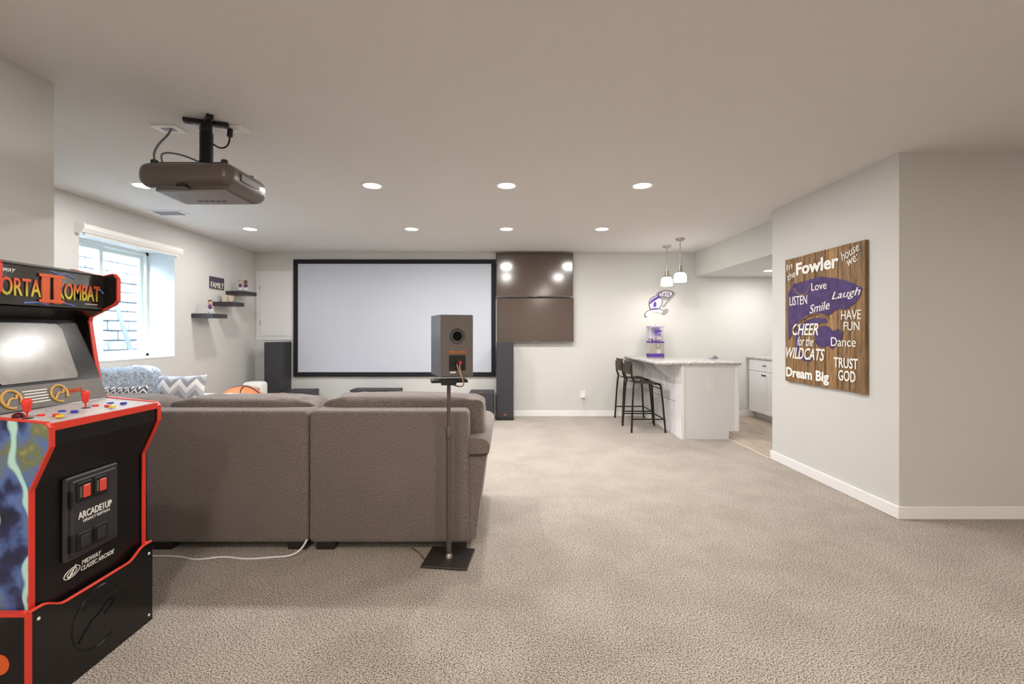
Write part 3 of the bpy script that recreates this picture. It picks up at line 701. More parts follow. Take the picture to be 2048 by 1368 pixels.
o = obj('adapter_cord', tube(NB(), smooth_pts([(1.17, 7.06, .31), (1.165, 7.05, .2), (1.18, 7.055, .10), (1.15, 7.045, .03), (1.10, 7.04, .006)]), .003, 6), white, smooth=True); tag(o, 'thin white cord hanging from the back wall outlet', 'cord')
o = obj('plug_adapter', bx(1.15, 1.195, 7.03, 7.076, .285, .335, bev=.005), whiteP); tag(o, 'small white plug adapter in the back wall outlet', 'adapter')
bm = NB()
pts = [px(1423, 716, 6.25), px(1427, 713.5, 6.25), px(1430, 711.2, 6.25), px(1433, 712.5, 6.25), px(1437, 716.5, 6.25)]
pts = [Vector((p.x, 6.25, max(p.z, .921))) for p in pts]
prism(bm, pts+[Vector((pts[-1].x, 6.25, .9205)), Vector((pts[0].x, 6.25, .9205))], (0, .08, 0)); tag(obj('dish_cloth', bm, greyP, smooth='auto'), 'small folded grey cloth lying on the bar top', 'cloth')

def stool(c, lab):
    t = thing('bar_stool', lab, 'bar stool', c, 'bar stools at the counter')
    L = [(-.215, -.225), (-.215, .225), (.215, -.225), (.215, .225)]; r = .0125
    for (x, y) in L:
        if x < 0:   # rear leg continues up as the back post
            p = [(x, y, 0), (-.185, y*.86, .58), (-.17, y*.80, .625), (-.175, y*.78, .66), (-.20, y*.78, .70), (-.208, y*.78, .86)]
        else:
            p = [(x, y, 0), (.175, y*.86, .575), (.15, y*.82, .615), (.08, y*.8, .618)]
        obj('leg', tube(NB(), smooth_pts(p, 2), r, 8), stoolM, t, smooth=True)
    fz = .17
    def at(x, y): return (x*(1-.16*fz/.6), y*(1-.14*fz/.6), fz)
    for a, b in (((-.215, -.225), (.215, -.225)), ((-.215, .225), (.215, .225)), ((.215, -.225), (.215, .225))):
        obj('stretcher', tube(NB(), [at(*a), at(*b)], .009, 8), stoolM, t, smooth='auto')
    obj('front_rail', tube(NB(), [(.178, -.195, .55), (.178, .195, .55)], .008, 8), stoolM, t, smooth='auto')
    bm = NB(); g = []
    for i in range(13):
        u = i/12; x = -.17+.375*u; zz = .632-.012*math.sin(u*math.pi)+(-.028*((u-.8)/.2)**2 if u > .8 else 0)
        g.append([bm.verts.new((x, -.2+.4*j/6, zz-.006*(1-abs(j-3)/3))) for j in range(7)])
    for i in range(12):
        for j in range(6): bm.faces.new((g[i][j], g[i+1][j], g[i+1][j+1], g[i][j+1]))
    bmesh.ops.solidify(bm, geom=bm.faces[:], thickness=.014); obj('seat', bm, stoolW, t, smooth='auto')
    bm = NB(); g = []
    for i in range(9):
        z = .735+.17*i/8
        g.append([bm.verts.new((-.196-.028*(1-((j-5)/5)**2)-.006*i/8, -.205+.41*j/10, z)) for j in range(11)])
    for i in range(8):
        for j in range(10): bm.faces.new((g[i][j], g[i+1][j], g[i+1][j+1], g[i][j+1]))
    bmesh.ops.solidify(bm, geom=bm.faces[:], thickness=.012); obj('backrest', bm, stoolW, t, smooth='auto')
stool((1.81, 6.13, 0), 'nearer dark metal bar stool with brown wooden seat')
stool((1.845, 6.735, 0), 'farther dark metal bar stool nearest the back wall')
def base_cab(y0, y1, lab):
    t = thing('base_cabinet', lab, 'cabinet', (3.99, (y0+y1)/2, 0), 'kitchen base cabinets')
    R_ = lambda o: rel(o, t)
    R_(obj('body', bx(3.70, 4.30, y0, y1, .10, .885), paintW)); R_(obj('toe_kick', bx(3.79, 4.28, y0, y1, 0, .10), paintW))
    X = 3.685; m_ = (y0+y1)/2
    d = R_(obj('drawer', bx(X, X+.018, y0+.004, y1-.004, .715, .878, bev=.002, seg=1), paintW))
    o = obj('handle', tube(NB(), smooth_pts([(X-.002, m_+.04, .80), (X-.02, m_+.03, .80), (X-.02, m_-.03, .80), (X-.002, m_-.04, .80)], 1), .005, 8), blk); o.parent = d; 
    for s_, (a, b) in ((1, (y0+.004, m_-.002)), (-1, (m_+.002, y1-.004))):
        d = R_(obj('door', bx(X+.006, X+.018, a, b, .105, .708), paintW))
        for q in ((a, b, .105, .165), (a, b, .648, .708), (a, a+.06, .165, .648), (b-.06, b, .165, .648)):
            o = obj('door_rail', bx(X, X+.008, *q), paintW); o.parent = d
        ky = m_-.03*s_
        o = obj('knob', lathe(NB(), [(.006, 0), (.006, -.012), (.014, -.016), (.012, -.026)], (X, ky, .66), 12, axis='X'), blk, smooth='auto'); o.parent = d
base_cab(6.20, 7.05, 'white kitchen base cabinet with one drawer and two doors by back wall')
base_cab(5.34, 6.19, 'white kitchen base cabinet hidden further along the right wall')
o = obj('kitchen_countertop', bx(3.655, 4.30, 5.30, 7.083, .885, .917, bev=.006), graniteM); tag(o, 'speckled granite countertop on the white kitchen base cabinets', 'countertop')

# pendants
shadeM = pmat('lit_glass_shade', (1, 1, 1, 1), .3, emit=((1, .95, .86, 1), 7))
for y, lab in ((6.06, 'nearer glass pendant light on nickel rod above the bar'), (6.566, 'farther glass pendant light on nickel rod above the bar')):
    t = thing('pendant_light', lab, 'pendant light', (2.27, y, H), 'bar pendant lights')
    obj('canopy', lathe(NB(), [(.062, 0), (.062, -.006), (.05, -.018), (.046, -.03), (.014, -.034), (.012, -.042)], n=24), nickel, t, smooth='auto')
    for i in range(4):
        bm = NB(); pts = []
        for j in range(13):
            a = 2*math.pi*j/12; u, v_ = .0085*math.cos(a), .019*math.sin(a)
            pts.append((u, 0, -.058-i*.028+v_) if i % 2 else (0, u, -.058-i*.028+v_))
        tube(bm, pts, .0028, 6, cap=False); obj('chain_link', bm, nickel, t, smooth=True)
    obj('rod', tube(NB(), [(0, 0, -.155), (0, 0, -.36)], .006, 10), nickel, t, smooth='auto')
    obj('socket_cup', lathe(NB(), [(.008, -.35), (.024, -.355), (.025, -.40), (.034, -.43), (.040, -.445), (.036, -.45)], n=20), nickel, t, smooth='auto')
    for a in range(3):
        q = 2*math.pi*a/3; obj('socket_rib', tube(NB(), [(.026*math.cos(q), .026*math.sin(q), -.352), (.03*math.cos(q), .03*math.sin(q), -.43)], .005, 6), nickel, t, smooth='auto')
    obj('glass_shade', lathe(NB(), [(.036, -.445), (.055, -.452), (.072, -.47), (.078, -.50), (.080, -.565), (.074, -.567), (.07, -.5), (.04, -.46)], n=28, cap=False), shadeM, t, smooth=True)
    Lp = bpy.data.lights.new('bulb', 'POINT'); Lp.energy = 9; Lp.shadow_soft_size = .035; Lp.color = (1, .92, .8)
    lo = bpy.data.objects.new('bulb', Lp); COL.objects.link(lo); lo.parent = t; lo.location = (0, 0, -.54)

# candy machine on the bar
t = thing('candy_machine', 'purple and chrome candy vending machine standing on the bar', 'candy machine', (2.205, 6.87, .92))
obj('base_band', bx(-.105, .105, -.09, .09, 0, .045, bev=.006), purple, t)
obj('metal_body', bx(-.103, .103, -.088, .088, .045, .205, bev=.003, seg=1), pmat('chrome', C(220, 214, 204), .18, .9), t)
obj('upper_band', bx(-.106, .106, -.091, .091, .205, .225, bev=.003, seg=1), purple, t)
obj('clear_bin', bx(-.098, .098, -.083, .083, .225, .435), clearM, t)
for x in (-1, 1):
    for y in (-1, 1): obj('corner_post', bx(x*.1-.004, x*.1+.004, y*.085-.004, y*.085+.004, .225, .435), pmat('clear_edge', C(206, 202, 214), .3), t)
obj('back_panel', bx(-.09, .09, .07, .078, .225, .43), pmat('lilac_panel', C(228, 226, 232), .5), t)
obj('lid', bx(-.11, .11, -.095, .095, .435, .452, bev=.006), pmat('lilac_lid', C(186, 170, 208), .4), t)
obj('lock_pin', lathe(NB(), [(.006, .452), (.006, .475), (.002, .478)], n=10), nickel, t)
bm = NB()
for i in range(70):
    a = Vector((random.uniform(-.085, .085), random.uniform(-.07, .07), .236+random.uniform(0, .034)))
    bmesh.ops.create_icosphere(bm, subdivisions=1, radius=.0115, matrix=Matrix.Translation(a))
o = obj('candy', bm, pmat('candy_colours', C(236, 236, 236), .3), t, smooth=True); o['kind'] = 'stuff'
m_ = MATS['candy_colours']; n_, l_, b_ = nodes(m_); tcn = n_.new('ShaderNodeTexCoord'); vn = n_.new('ShaderNodeTexVoronoi'); vn.inputs['Scale'].default_value = 40
rr = n_.new('ShaderNodeValToRGB'); rr.color_ramp.interpolation = 'CONSTANT'; ee = rr.color_ramp.elements
ee[0].color = C(240, 240, 236); ee[1].position = .45; ee[1].color = C(60, 120, 60)
for p_, c_ in ((.6, C(224, 120, 60)), (.7, C(240, 236, 230)), (.85, C(90, 60, 150))): kk = ee.new(p_); kk.color = c_
sx_ = n_.new('ShaderNodeSeparateColor'); l_.new(tcn.outputs['Object'], vn.inputs['Vector']); l_.new(vn.outputs['Color'], sx_.inputs[0]); l_.new(sx_.outputs[0], rr.inputs['Fac']); l_.new(rr.outputs['Color'], b_.inputs['Base Color'])
obj('coin_plate', bx(-.02, .045, -.096, -.088, .125, .20, bev=.003, seg=1), nickel, t)
obj('coin_knob', lathe(NB(), [(.016, -.096), (.016, -.108), (.006, -.116)], (.012, 0, .16), 16, axis='Y'), nickel, t, smooth='auto')
obj('dispense_flap', bx(-.005, .05, -.097, -.088, .05, .105, bev=.003, seg=1), pmat('flap', C(226, 224, 222), .3, .6), t)
def cat_logo(o, s, xd, up, m, parent, dep=.0015):
    """purple side-facing cat head emblem in a unit box"""
    xd, up = Vector(xd), Vector(up); nz = xd.cross(up)
    polys = [[(0, .92), (.12, .99), (.45, 1), (.75, .93), (1, .84), (.97, .74), (.84, .62), (.66, .56), (.5, .5), (.3, .47), (.12, .40), (.0, .25), (.05, .55)],
             [(.16, .38), (.34, .43), (.55, .44), (.62, .36), (.5, .33), (.36, .30), (.30, .2), (.34, .08), (.44, 0), (.30, .02), (.18, .14)],
             [(.46, .26), (.60, .32), (.70, .28), (.84, .36), (.88, .22), (.72, .08), (.60, .14), (.5, .12)]]
    bm = NB()
    for pl in polys: prism(bm, [Vector(o)+xd*(a*s)+up*(b*s*.85)+nz*.0004 for a, b in pl], nz*dep)
    return obj('cat_emblem', bm, m, parent)
cat_logo((-.045, -.0845, .30), .115, (1, 0, 0), (0, 0, 1), purple, t)

# STATE pennant cutout on the wall (plain cutout with pennant)
t = thing('wall_cutout', 'purple and white metal cutout with STATE pennant on back wall', 'wall decor', (2.31, 7.084, 1.52))
def wp(zx, zy, d): q = px(1260+zx/7.6, 560+zy/7.6, 7.07); return Vector((q.x-2.31, -.006-d, q.z-1.52))
def cut(nm_, pts, m, d, th=.004, it=1):
    if m is letterW:
        c_ = Vector((sum(p[0] for p in pts)/len(pts), sum(p[1] for p in pts)/len(pts)))
        ou = [c_+(Vector(p)-c_)*(1+14/max((Vector(p)-c_).length, 20)) for p in pts]
        obj('dark_outline', prism(NB(), smooth_pts([wp(a[0], a[1], d-.002) for a in ou], it, True), (0, -.003, 0)), pmat('outline_purple', C(62, 44, 84), .6), t)
    return obj(nm_, prism(NB(), smooth_pts([wp(a, b, d) for a, b in pts], it, True), (0, -th, 0)), m, t)
cut('pennant', [(400, 235), (410, 190), (520, 150), (640, 160), (682, 200), (600, 320), (560, 300), (470, 290), (440, 260)], greyP, .0)
cut('pennant_field', [(432, 205), (520, 168), (620, 175), (650, 205), (600, 262), (520, 245), (440, 250)], letterW, .004)
a = wp(432, 243, .0085); b = wp(612, 243, .0085); text('lettering', 'STATE', purple, t, a, (1, 0, 0), (0, 0, 1), b.x-a.x, .052, .002, bold=.02)
cut('pennant_pole', [(490, 405), (508, 418), (690, 205), (672, 190)], greyP, .004, it=0)
cut('backing', [(300, 330), (330, 280), (420, 235), (480, 270), (490, 350), (450, 420), (430, 450), (330, 455), (300, 400)], letterW, .0)
cut('purple_band', [(300, 340), (340, 290), (430, 240), (460, 265), (400, 300), (345, 335), (305, 375)], purple, .004)
cut('purple_band', [(365, 330), (400, 330), (402, 410), (350, 412)], purple, .004)
cut('purple_band', [(325, 430), (440, 425), (440, 448), (330, 455)], purple, .004)
cut('white_swoosh', [(225, 540), (255, 480), (330, 455), (440, 440), (500, 470), (520, 500), (460, 505), (400, 480), (330, 490), (300, 540), (260, 565)], letterW, .0)
cut('grey_swoosh', [(480, 510), (520, 440), (585, 440), (580, 480), (520, 535)], greyP, .002)

# ------------------------------------------------------------------ wooden sign on the right wall
sg = thing('wooden_sign', 'large wooden plank sign with white words and purple emblem', 'sign', (2.665, 3.925, .813))
def sgp(zx, zy, X=2.648):
    x = 1540+zx/4.025; y = 460+zy/4.025; Y = 2.65*F/(x-CX); return Vector((X-2.665, Y-3.925, CH-(y-CY)*Y/F-.813))
yb = [4.417, 4.284, 4.132, 3.99, 3.859, 3.715, 3.581, 3.432]
for i in range(7):
    d_ = random.uniform(-.002, .002)
    obj('plank', bx(-.015+d_, .012, yb[i+1]-3.925+.003, yb[i]-3.925-.003, random.uniform(0, .006), 1.15+random.uniform(-.006, .0), bev=.002, seg=1), palletM, sg)
    for z in (.02, .57, 1.13):
        for dy in (-.03, .03):
            q = (yb[i]+yb[i+1])/2-3.925+dy; obj('nail', lathe(NB(), [(.0035, -.0165+d_), (.002, -.018+d_)], (0, q, z), 8, axis='X'), blkpl, sg)
for z in (.12, .98): obj('back_batten', bx(.012, .015, -.48, .48, z, z+.06), palletM, sg)
pol = [[(150, 505), (190, 435), (300, 408), (330, 395), (420, 377), (530, 388), (600, 405), (680, 432), (748, 468), (735, 520), (700, 575), (650, 620), (600, 640), (565, 632), (525, 645), (500, 672), (470, 690), (400, 668), (340, 675), (290, 700), (240, 745), (200, 800), (150, 890)],
       [(215, 800), (270, 745), (330, 715), (400, 705), (455, 715), (470, 745), (400, 750), (330, 770), (270, 810), (240, 870), (235, 950), (260, 1010), (310, 1040), (350, 1035), (320, 1058), (270, 1055), (230, 1010), (205, 930)],
       [(395, 785), (440, 770), (475, 780), (510, 815), (550, 795), (588, 830), (575, 875), (530, 935), (500, 962), (470, 930), (430, 942), (390, 935), (365, 900), (362, 840)]]
bm = NB()
for pl_ in pol: prism(bm, [sgp(a, b) for a, b in pl_], (-.0012, 0, 0))
obj('purple_emblem', bm, purpleD, sg)
bm = NB()
for c_ in ([(200, 470), (225, 510), (265, 525), (305, 512), (325, 475), (325, 440)], [(180, 820), (235, 745), (310, 690), (380, 672), (440, 682), (480, 715)]):
    tube(bm, smooth_pts([sgp(a, b, 2.6455) for a, b in c_]), .006, 6)
obj('emblem_outline', bm, palletM, sg)
TX = [('Fowler', 215, 557, 228, 335, .035, 0, 0), ('Love', 337, 460, 418, 482, 0, 0, 0), ('Laugh', 503, 735, 480, 560, 0, .35, .05), ('LISTEN', 162, 302, 530, 603, 0, 0, 0), ('Smile', 325, 487, 585, 655, 0, .3, .12), ('HAVE', 577, 738, 645, 720, 0, 0, 0), ('FUN', 598, 725, 738, 808, 0, 0, 0),
      ('CHEER', 185, 393, 752, 848, .012, .3, 0), ('for the', 224, 354, 858, 934, 0, .35, 0), ('WILDCATS', 135, 446, 950, 1044, .012, .3, 0), ('Dance', 496, 696, 864, 938, 0, 0, 0), ('TRUST', 518, 714, 1030, 1114, .015, 0, 0), ('GOD', 554, 694, 1132, 1220, .015, 0, 0), ('Dream Big', 134, 479, 1122, 1228, .035, 0, 0)]
for s_, a, b, zt, zb, bold, sh, rot in TX:
    mid = (a+b)/2; h0 = sgp(mid, zb).z; h1 = sgp(mid, zt).z; l = sgp(a, zb); r = sgp(b, zb)
    W_ = l.y-r.y; ht = h1-h0
    if rot: ht *= 1.0
    text('lettering', s_, letterW, sg, (-.0185, l.y, h0-(W_*math.sin(rot)*.5 if rot else 0)), (0, -1, 0), (0, 0, 1), W_/max(math.cos(rot), .5), ht, .002, bold=bold, shear=sh, rot=-rot if False else rot)

for s_, l0, r0, hp in (('In', (138, 332), (186, 305), 55), ('the', (150, 412), (210, 372), 62), ('house', (588, 252), (726, 162), 84), ('we:', (634, 297), (718, 238), 58)):
    l, r = sgp(*l0), sgp(*r0); u_ = sgp(l0[0], l0[1]-hp)-l
    text('lettering', s_, letterW, sg, Vector((-.0185, l.y, l.z)), (0, r.y-l.y, r.z-l.z), Vector((-1, 0, 0)).cross(Vector((0, r.y-l.y, r.z-l.z))), (r-l).length, u_.z*.9, .002, shear=.15)

# ------------------------------------------------------------------ arcade cabinet (local frame: X forward to the room, Y along its width)
AX, AY0, AY1 = -1.568, 1.555, 2.054
ac = thing('arcade_cabinet', 'black arcade cabinet with red trim, joysticks and orange lettered marquee', 'arcade machine', (AX, (AY0+AY1)/2, 0))
YM = (AY0+AY1)/2
def A(t_, y, z): return Vector((-t_, y-YM, z))           # t_ = depth behind the riser front
ART = pmat('side_art', C(22, 20, 24), .3)
n_, l_, b_ = nodes(ART); tcn = n_.new('ShaderNodeTexCoord'); sep = n_.new('ShaderNodeSeparateXYZ')
nz1 = n_.new('ShaderNodeTexNoise'); nz1.inputs['Scale'].default_value = 7; nz1.inputs['Detail'].default_value = 4
wv = n_.new('ShaderNodeTexWave'); wv.inputs['Scale'].default_value = 2.2; wv.inputs['Distortion'].default_value = 9; wv.inputs['Detail'].default_value = 3
r1 = n_.new('ShaderNodeValToRGB'); e = r1.color_ramp.elements; e[0].position = .3; e[0].color = C(20, 18, 24); e[1].position = .75; e[1].color = C(205, 190, 150)
for p_, c_ in ((.42, C(40, 44, 90)), (.52, C(90, 120, 185)), (.62, C(120, 128, 80))): kk = e.new(p_); kk.color = c_
r2 = n_.new('ShaderNodeValToRGB'); r2.color_ramp.elements[0].position = .93; r2.color_ramp.elements[0].color = (0, 0, 0, 1); r2.color_ramp.elements[1].position = .99
mxa = n_.new('ShaderNodeMix'); mxa.data_type = 'RGBA'; mxa.inputs['B'].default_value = C(190, 236, 228)
for q in (nz1, wv): l_.new(tcn.outputs['Object'], q.inputs['Vector'])
l_.new(nz1.outputs['Fac'], r1.inputs['Fac']); l_.new(wv.outputs['Fac'], r2.inputs['Fac']); l_.new(r2.outputs['Color'], mxa.inputs['Factor']); l_.new(r1.outputs['Color'], mxa.inputs['A']); l_.new(mxa.outputs['Result'], b_.inputs['Base Color'])
PR = [(.028, .30), (.028, .739), (-.040, .885), (-.040, .948), (-.026, .964), (.19, .985), (.215, 1.01), (.262, 1.315), (.255, 1.338), (.15, 1.392), (.138, 1.408), (.138, 1.505), (.155, 1.525), (.20, 1.515), (.34, 1.545), (.60, 1.545), (.60, .30)]
for y0, y1, m_ in ((AY0, AY0+.016, ART), (AY1-.016, AY1, arcB)):
    bm = NB(); prism(bm, [A(a, y0, z) for a, z in PR], (0, y1-y0, 0)); sdp = obj('side_panel', bm, m_, ac)
    bm = NB()                                            # red T-moulding follows the front profile
    F_ = [Vector((a, 0, z)) for a, z in PR[:15]]
    for i in range(len(F_)-1):
        p, q = F_[i], F_[i+1]; d = (q-p).normalized(); nn = Vector((-d.z, 0, d.x))*-1
        off = .004
        P4 = [p+nn*-.001, q+nn*-.001, q+nn*off, p+nn*off]
        if (Vector((.3, 0, .9))-p).dot(nn) > 0: P4 = [p-nn*-.001, q-nn*-.001, q-nn*off, p-nn*off]
        prism(bm, [A(v_.x, y0-.001, v_.z) for v_ in P4], (0, y1-y0+.002, 0))
    obj('red_edge_trim', bm, red, sdp)
def slab(nm_, pts, m_, y0=AY0+.016, y1=AY1-.016, th=.012, par=ac):
    """panel through a list of (t, z) points, thickened away from the player"""
    bm = NB(); g = []
    for a, z in pts: g.append((A(a, y0, z), A(a, y1, z)))
    for i in range(len(g)-1):
        vs_ = [bm.verts.new(v_) for v_ in (g[i][0], g[i][1], g[i+1][1], g[i+1][0])]; bm.faces.new(vs_)
    bmesh.ops.remove_doubles(bm, verts=bm.verts[:], dist=1e-5)
    o = obj(nm_, bm, m_, par); md = o.modifiers.new('thick', 'SOLIDIFY'); md.thickness = th; md.offset = 0
    return o
slab('front_panel', [(.04, .02), (.04, .739)], arcB); slab('fascia', [(.036, .742), (-.030, .885), (-.030, .945)], arcB)
slab('control_deck', [(-.034, .957), (.19, .978)], deckM, th=.014)
obj('deck_edge_trim', bx(.034, .042, AY0+.016-YM, AY1-.016-YM, .938, .963), red, ac)
slab('rear_panel', [(.59, .02), (.59, 1.54)], arcB); slab('top_panel', [(.20, 1.512), (.34, 1.54), (.6, 1.54)], arcB)
slab('speaker_board', [(.205, 1.368), (.30, 1.325)], arcB); slab('marquee', [(.199, 1.37), (.199, 1.512)], pmat('marquee_face', C(48, 42, 38), .12), th=.006)
slab('screen_bezel', [(.30, 1.325), (.185, .975)], arcG)
dv = (A(.30, 0, 1.325)-A(.185, 0, .975)).normalized()          # up along the tilted glass
def G(u, y, lift=.008):
    b0 = A(.185, y, .975); nrm = Vector((0, 1, 0)).cross(dv); return b0+dv*u+nrm*lift
bm = NB(); pts = []
for y, u in ((1.64, .112), (1.925, .112), (1.935, .125), (1.93, .325), (1.912, .345), (1.655, .345), (1.637, .325), (1.63, .125)): pts.append(G(u, y))
prism(bm, pts, (.003, 0, 0)); obj('monitor', bm, pmat('crt_glass_reflection', C(120, 118, 116), .2, var=(9, C(140, 138, 135)), coat=.4), ac)  # mottled grey paints the bright room's reflection onto the dark screen
bm = NB(); prism(bm, [G(.012, AY0+.018), G(.012, AY1-.018), G(.10, AY1-.018), G(.10, AY0+.018)], (.002, 0, 0)); obj('instruction_strip', bm, pmat('strip_print', C(74, 66, 56), .3), ac)
gold = pmat('gold_print', C(214, 170, 90), .5); orange = pmat('orange_print', C(226, 96, 40), .5)
for y in (1.655, 1.832):
    bm = NB(); pts = [G(.055+.033*math.sin(a_), y+.033*math.cos(a_), .0115) for a_ in [i*math.pi*1.75/16-.6 for i in range(17)]]; tube(bm, pts, .0045, 6)
    tube(bm, smooth_pts([G(.035, y-.02, .0115), G(.06, y-.005, .0115), G(.055, y+.018, .0115), G(.07, y+.02, .0115)]), .004, 6); obj('ring_emblem', bm, gold, ac)
bm = NB()
for i in range(5): prism(bm, [G(.032+i*.011, 1.698+.005*(i % 2), .0105), G(.032+i*.011, 1.79-.005*(i % 2), .0105), G(.036+i*.011, 1.79-.005*(i % 2), .0105), G(.036+i*.011, 1.698+.005*(i % 2), .0105)], (.0006, 0, 0))
obj('instruction_print', bm, letterW, ac)
yx = (0, 1, 0)
text('lettering', 'MORTAL KOMBAT II', orange, ac, G(.05, 1.872, .0105), yx, dv, .06, .018, .001)
# marquee lettering
grad = pmat('marquee_letter', C(230, 120, 50), .35); n_, l_, b_ = nodes(grad); tcn = n_.new('ShaderNodeTexCoord'); sep = n_.new('ShaderNodeSeparateXYZ'); rr = n_.new('ShaderNodeValToRGB')
rr.color_ramp.elements[0].position = .25; rr.color_ramp.elements[0].color = C(222, 206, 70); rr.color_ramp.elements[1].position = .75; rr.color_ramp.elements[1].color = C(226, 92, 46)
mrg = n_.new('ShaderNodeMapRange'); mrg.inputs['From Min'].default_value = 1.402; mrg.inputs['From Max'].default_value = 1.468
l_.new(tcn.outputs['Object'], sep.inputs[0]); l_.new(sep.outputs['Z'], mrg.inputs['Value']); l_.new(mrg.outputs[0], rr.inputs['Fac']); l_.new(rr.outputs['Color'], b_.inputs['Base Color'])
mt_ = .194
text('lettering', 'MORTAL', grad, ac, A(mt_, 1.58, 1.402), yx, (0, 0, 1), .205, .066, .002, bold=.012)
text('lettering', 'KOMBAT', grad, ac, A(mt_, 1.825, 1.402), yx, (0, 0, 1), .19, .066, .002, bold=.012)
text('numeral', 'II', orange, ac, A(mt_-.002, 1.762, 1.382), yx, (0, 0, 1), .075, .108, .003, bold=.03)
for z in (1.385, 1.482): obj('numeral_serif', bx(-(mt_-.0025), -(mt_-.006), 1.752-YM, 1.85-YM, z, z+.012), orange, ac)
text('lettering', 'MIDWAY', letterW, ac, A(mt_, 1.595, 1.484), yx, (0, 0, 1), .075, .014, .001, bold=.02, shear=.3)
obj('fine_print', bx(-mt_-.0002, -mt_+.001, 1.945-YM, 2.005-YM, 1.388, 1.391), letterW, ac)
bolt = pmat('lightning_blue', C(110, 140, 220), .4)
for pts in ([(1.80, 1.508), (1.83, 1.498), (1.86, 1.503), (1.9, 1.49)], [(1.70, 1.378), (1.75, 1.384), (1.79, 1.376)], [(1.84, 1.39), (1.88, 1.382), (1.9, 1.378)], [(2.0, 1.45), (2.02, 1.455), (2.035, 1.44)]):
    obj('lightning_print', tube(NB(), [A(mt_, y, z) for y, z in pts], .003, 5), bolt, ac)
# joysticks and buttons on the deck
def dk(pxx, pyy):
    z = .972; Y = (CH-z)*F/(pyy-CY); X = (pxx-CX)*Y/F; return Vector((X-AX, Y-YM, z))
for q in ((54, 838), (171, 817)):
    p = dk(*q); p.y = max(p.y, 1.60-YM); j = obj('joystick', lathe(NB(), [(.003, 0), (.003, .022), (.0095, .026), (.0125, .045), (.0145, .058), (.011, .068), (.003, .072)], p, 18), redB, ac, smooth='auto')
    obj('dust_washer', lathe(NB(), [(.017, 0), (.017, .003), (.004, .005)], p, 18), blkpl, j, smooth='auto')
for q, m_, r_ in (((82, 833), redB, .0115), ((113, 832), redB, .0115), ((120, 834), yelB, .012), ((124, 825), blueB, .0115), ((149, 825), blueB, .0115), ((91, 826), blkpl, .007), ((125, 819.5), blkpl, .007),
                 ((191, 813.5), redB, .0115), ((216, 813), redB, .0115), ((225, 814.5), yelB, .012), ((221, 808), blueB, .0115), ((247, 808), blueB, .0115)):
    p = dk(*q); b1 = obj('button', lathe(NB(), [(r_, 0), (r_, .006), (r_*.8, .008)], p, 16), m_, ac, smooth='auto')
p = dk(28, 828); obj('trackball', lathe(NB(), [(.018, 0), (.016, .008), (.010, .014), (.001, .017)], Vector((-.11, 1.60-YM, .978)), 18), pmat('dark_red_ball', C(86, 16, 20), .12), ac, smooth=True)
# coin door
cd = obj('coin_door', bx(-.034, -.018, 1.672-YM, 1.903-YM, .435, .743, bev=.008, seg=2), pmat('door_black', C(54, 54, 57), .32), ac)
cdi = obj('door_face', bx(-.022, -.010, 1.69-YM, 1.886-YM, .452, .727, bev=.006), MATS['door_black'], ac)
for y in (1.736, 1.806):
    f = obj('coin_slot_frame', bx(-.012, -.003, y-.029-YM, y+.029-YM, .642, .716, bev=.004), blkpl, ac)
    obj('red_reject_button', bx(-.004, -.0005, y-.008-YM, y+.022-YM, .655, .702, bev=.002, seg=1), pmat('reject_red', C(226, 80, 62), .3), f)  # even bright red plastic
    obj('slot', bx(-.004, -.001, y-.022-YM, y-.014-YM, .66, .70), nickel, f)
    f = obj('coin_return', bx(-.012, -.002, y-.029-YM, y+.029-YM, .463, .528, bev=.004), blkpl, ac)
    obj('return_flap', bx(-.003, .001, y-.020-YM, y+.020-YM, .472, .518, bev=.003), MATS['door_black'], f)
for z in (.50, .66): obj('door_hinge', bx(-.02, -.006, 1.682-YM, 1.69-YM, z-.03, z+.03), blkpl, ac)
text('lettering', 'ARCADE1UP', letterW, ac, Vector((-.0095, 1.715-YM, .578)), yx, (0, 0, 1), .145, .026, .001, bold=.015)
text('lettering', 'LEGACY EDITION', letterW, ac, Vector((-.0095, 1.735-YM, .562)), yx, (0, 0, 1), .115, .010, .001)
text('lettering', 'MIDWAY', letterW, ac, Vector((-.0335, 1.755-YM, .392)), yx, (0, 0, 1), .085, .017, .001, bold=.015, shear=.25)
text('lettering', 'CLASSIC ARCADE', letterW, ac, Vector((-.0335, 1.752-YM, .370)), yx, (0, 0, 1), .148, .017, .001, bold=.015, shear=.25)
bm = NB(); c0 = Vector((-.0325, 1.715-YM, .385))
for k_ in (1, .6): tube(bm, [c0+Vector((0, .032*k_*math.cos(a_), .016*k_*math.sin(a_)+.006*math.cos(a_))) for a_ in [i*2*math.pi/20 for i in range(21)]], .0018, 5, cap=False)
tube(bm, [c0+Vector((0, -.014, -.018)), c0+Vector((0, .016, .022))], .003, 5); obj('swirl_logo', bm, letterW, ac)
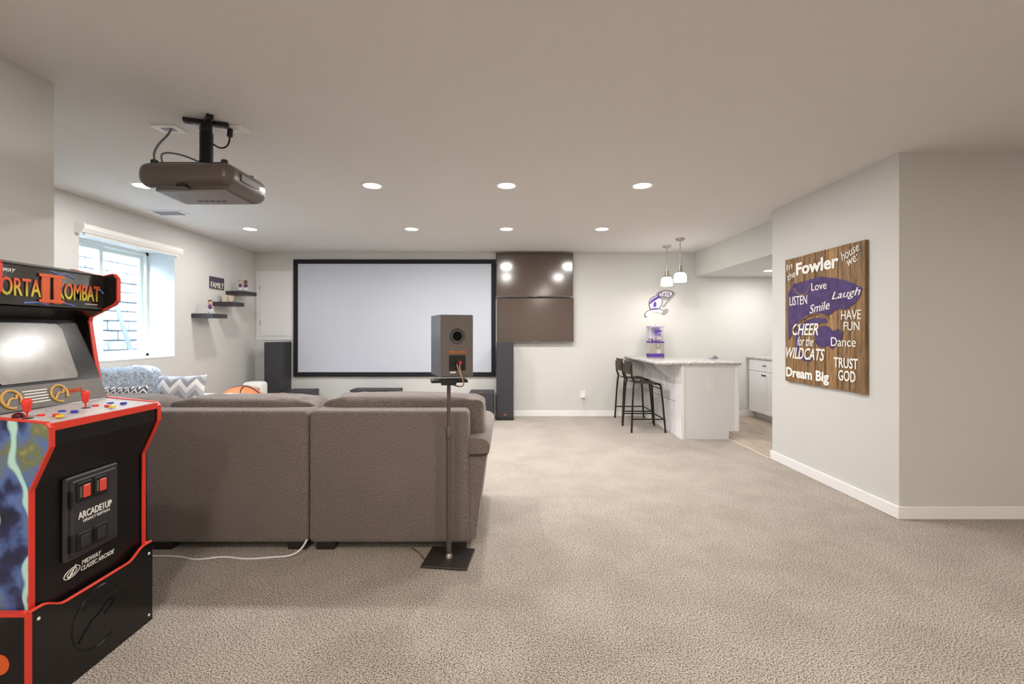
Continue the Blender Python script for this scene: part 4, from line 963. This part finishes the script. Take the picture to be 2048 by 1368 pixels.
# riser
RY0, RY1 = 1.53, 2.062
def rtop(y):
    u = (y-RY0)/(RY1-RY0); s = lambda q: max(0, min(1, q))**2*(3-2*max(0, min(1, q)))
    return .343-.036*s((u-.08)/.16)*s((.92-u)/.16)
ys = [RY0+(RY1-RY0)*i/32 for i in range(33)]
bm = NB(); prism(bm, [Vector((-.016, y-YM, 0 if k == 0 else rtop(y))) for k in (0, 1) for y in (ys if k else [RY1, RY0])][0:2]+[Vector((-.016, y-YM, rtop(y))) for y in ys], (.016, 0, 0))
rf = obj('riser_front', bm, arcG, ac)
obj('riser_edge_trim', tube(NB(), [Vector((-.006, y-YM, rtop(y)+.002)) for y in ys], .006, 6), red, rf)
for y, m_ in ((RY0, arcG), (RY1-.016, arcB)):
    s_ = obj('riser_side', bx(-.60, -.016, y-YM, y+.016-YM, 0, .335), m_, ac)
    obj('riser_top_trim', bx(-.60, -.004, y-.002-YM, y+.018-YM, .333, .345), red, s_)
obj('corner_trim', bx(-.014, .003, RY0-.003-YM, RY0+.006-YM, 0, .343), red, rf)
bm = NB(); c0 = Vector((.0005, 1.795-YM, .178))
tube(bm, [c0+Vector((0, .112*math.cos(a_), .112*math.sin(a_))) for a_ in [i*math.pi*1.62/30+.15 for i in range(31)]], .004, 6)
tube(bm, smooth_pts([c0+Vector((0, a_, b2)) for a_, b2 in ((-.09, -.05), (-.04, .0), (.0, .01), (.035, .04), (.075, .035), (.06, .015), (.02, -.005))]), .0035, 6)
tube(bm, smooth_pts([c0+Vector((0, a_, b2)) for a_, b2 in ((-.07, .06), (-.02, .075), (.03, .065), (.07, .06))]), .003, 6)
obj('embossed_ring', bm, arcG, rf)
for y, z in ((RY1-.02, .30), (RY1-.02, .03), (RY0+.03, .31)): obj('screw_cap', lathe(NB(), [(.006, 0), (.005, .002)], Vector((0, y-YM, z)), 10, axis='X'), letterW, rf)
bm = NB(); lathe(bm, [(.034, -.0015), (.034, .001)], Vector((-.10, RY0-YM, .176)), 24, axis='Y'); obj('side_emblem', bm, orange, ac)
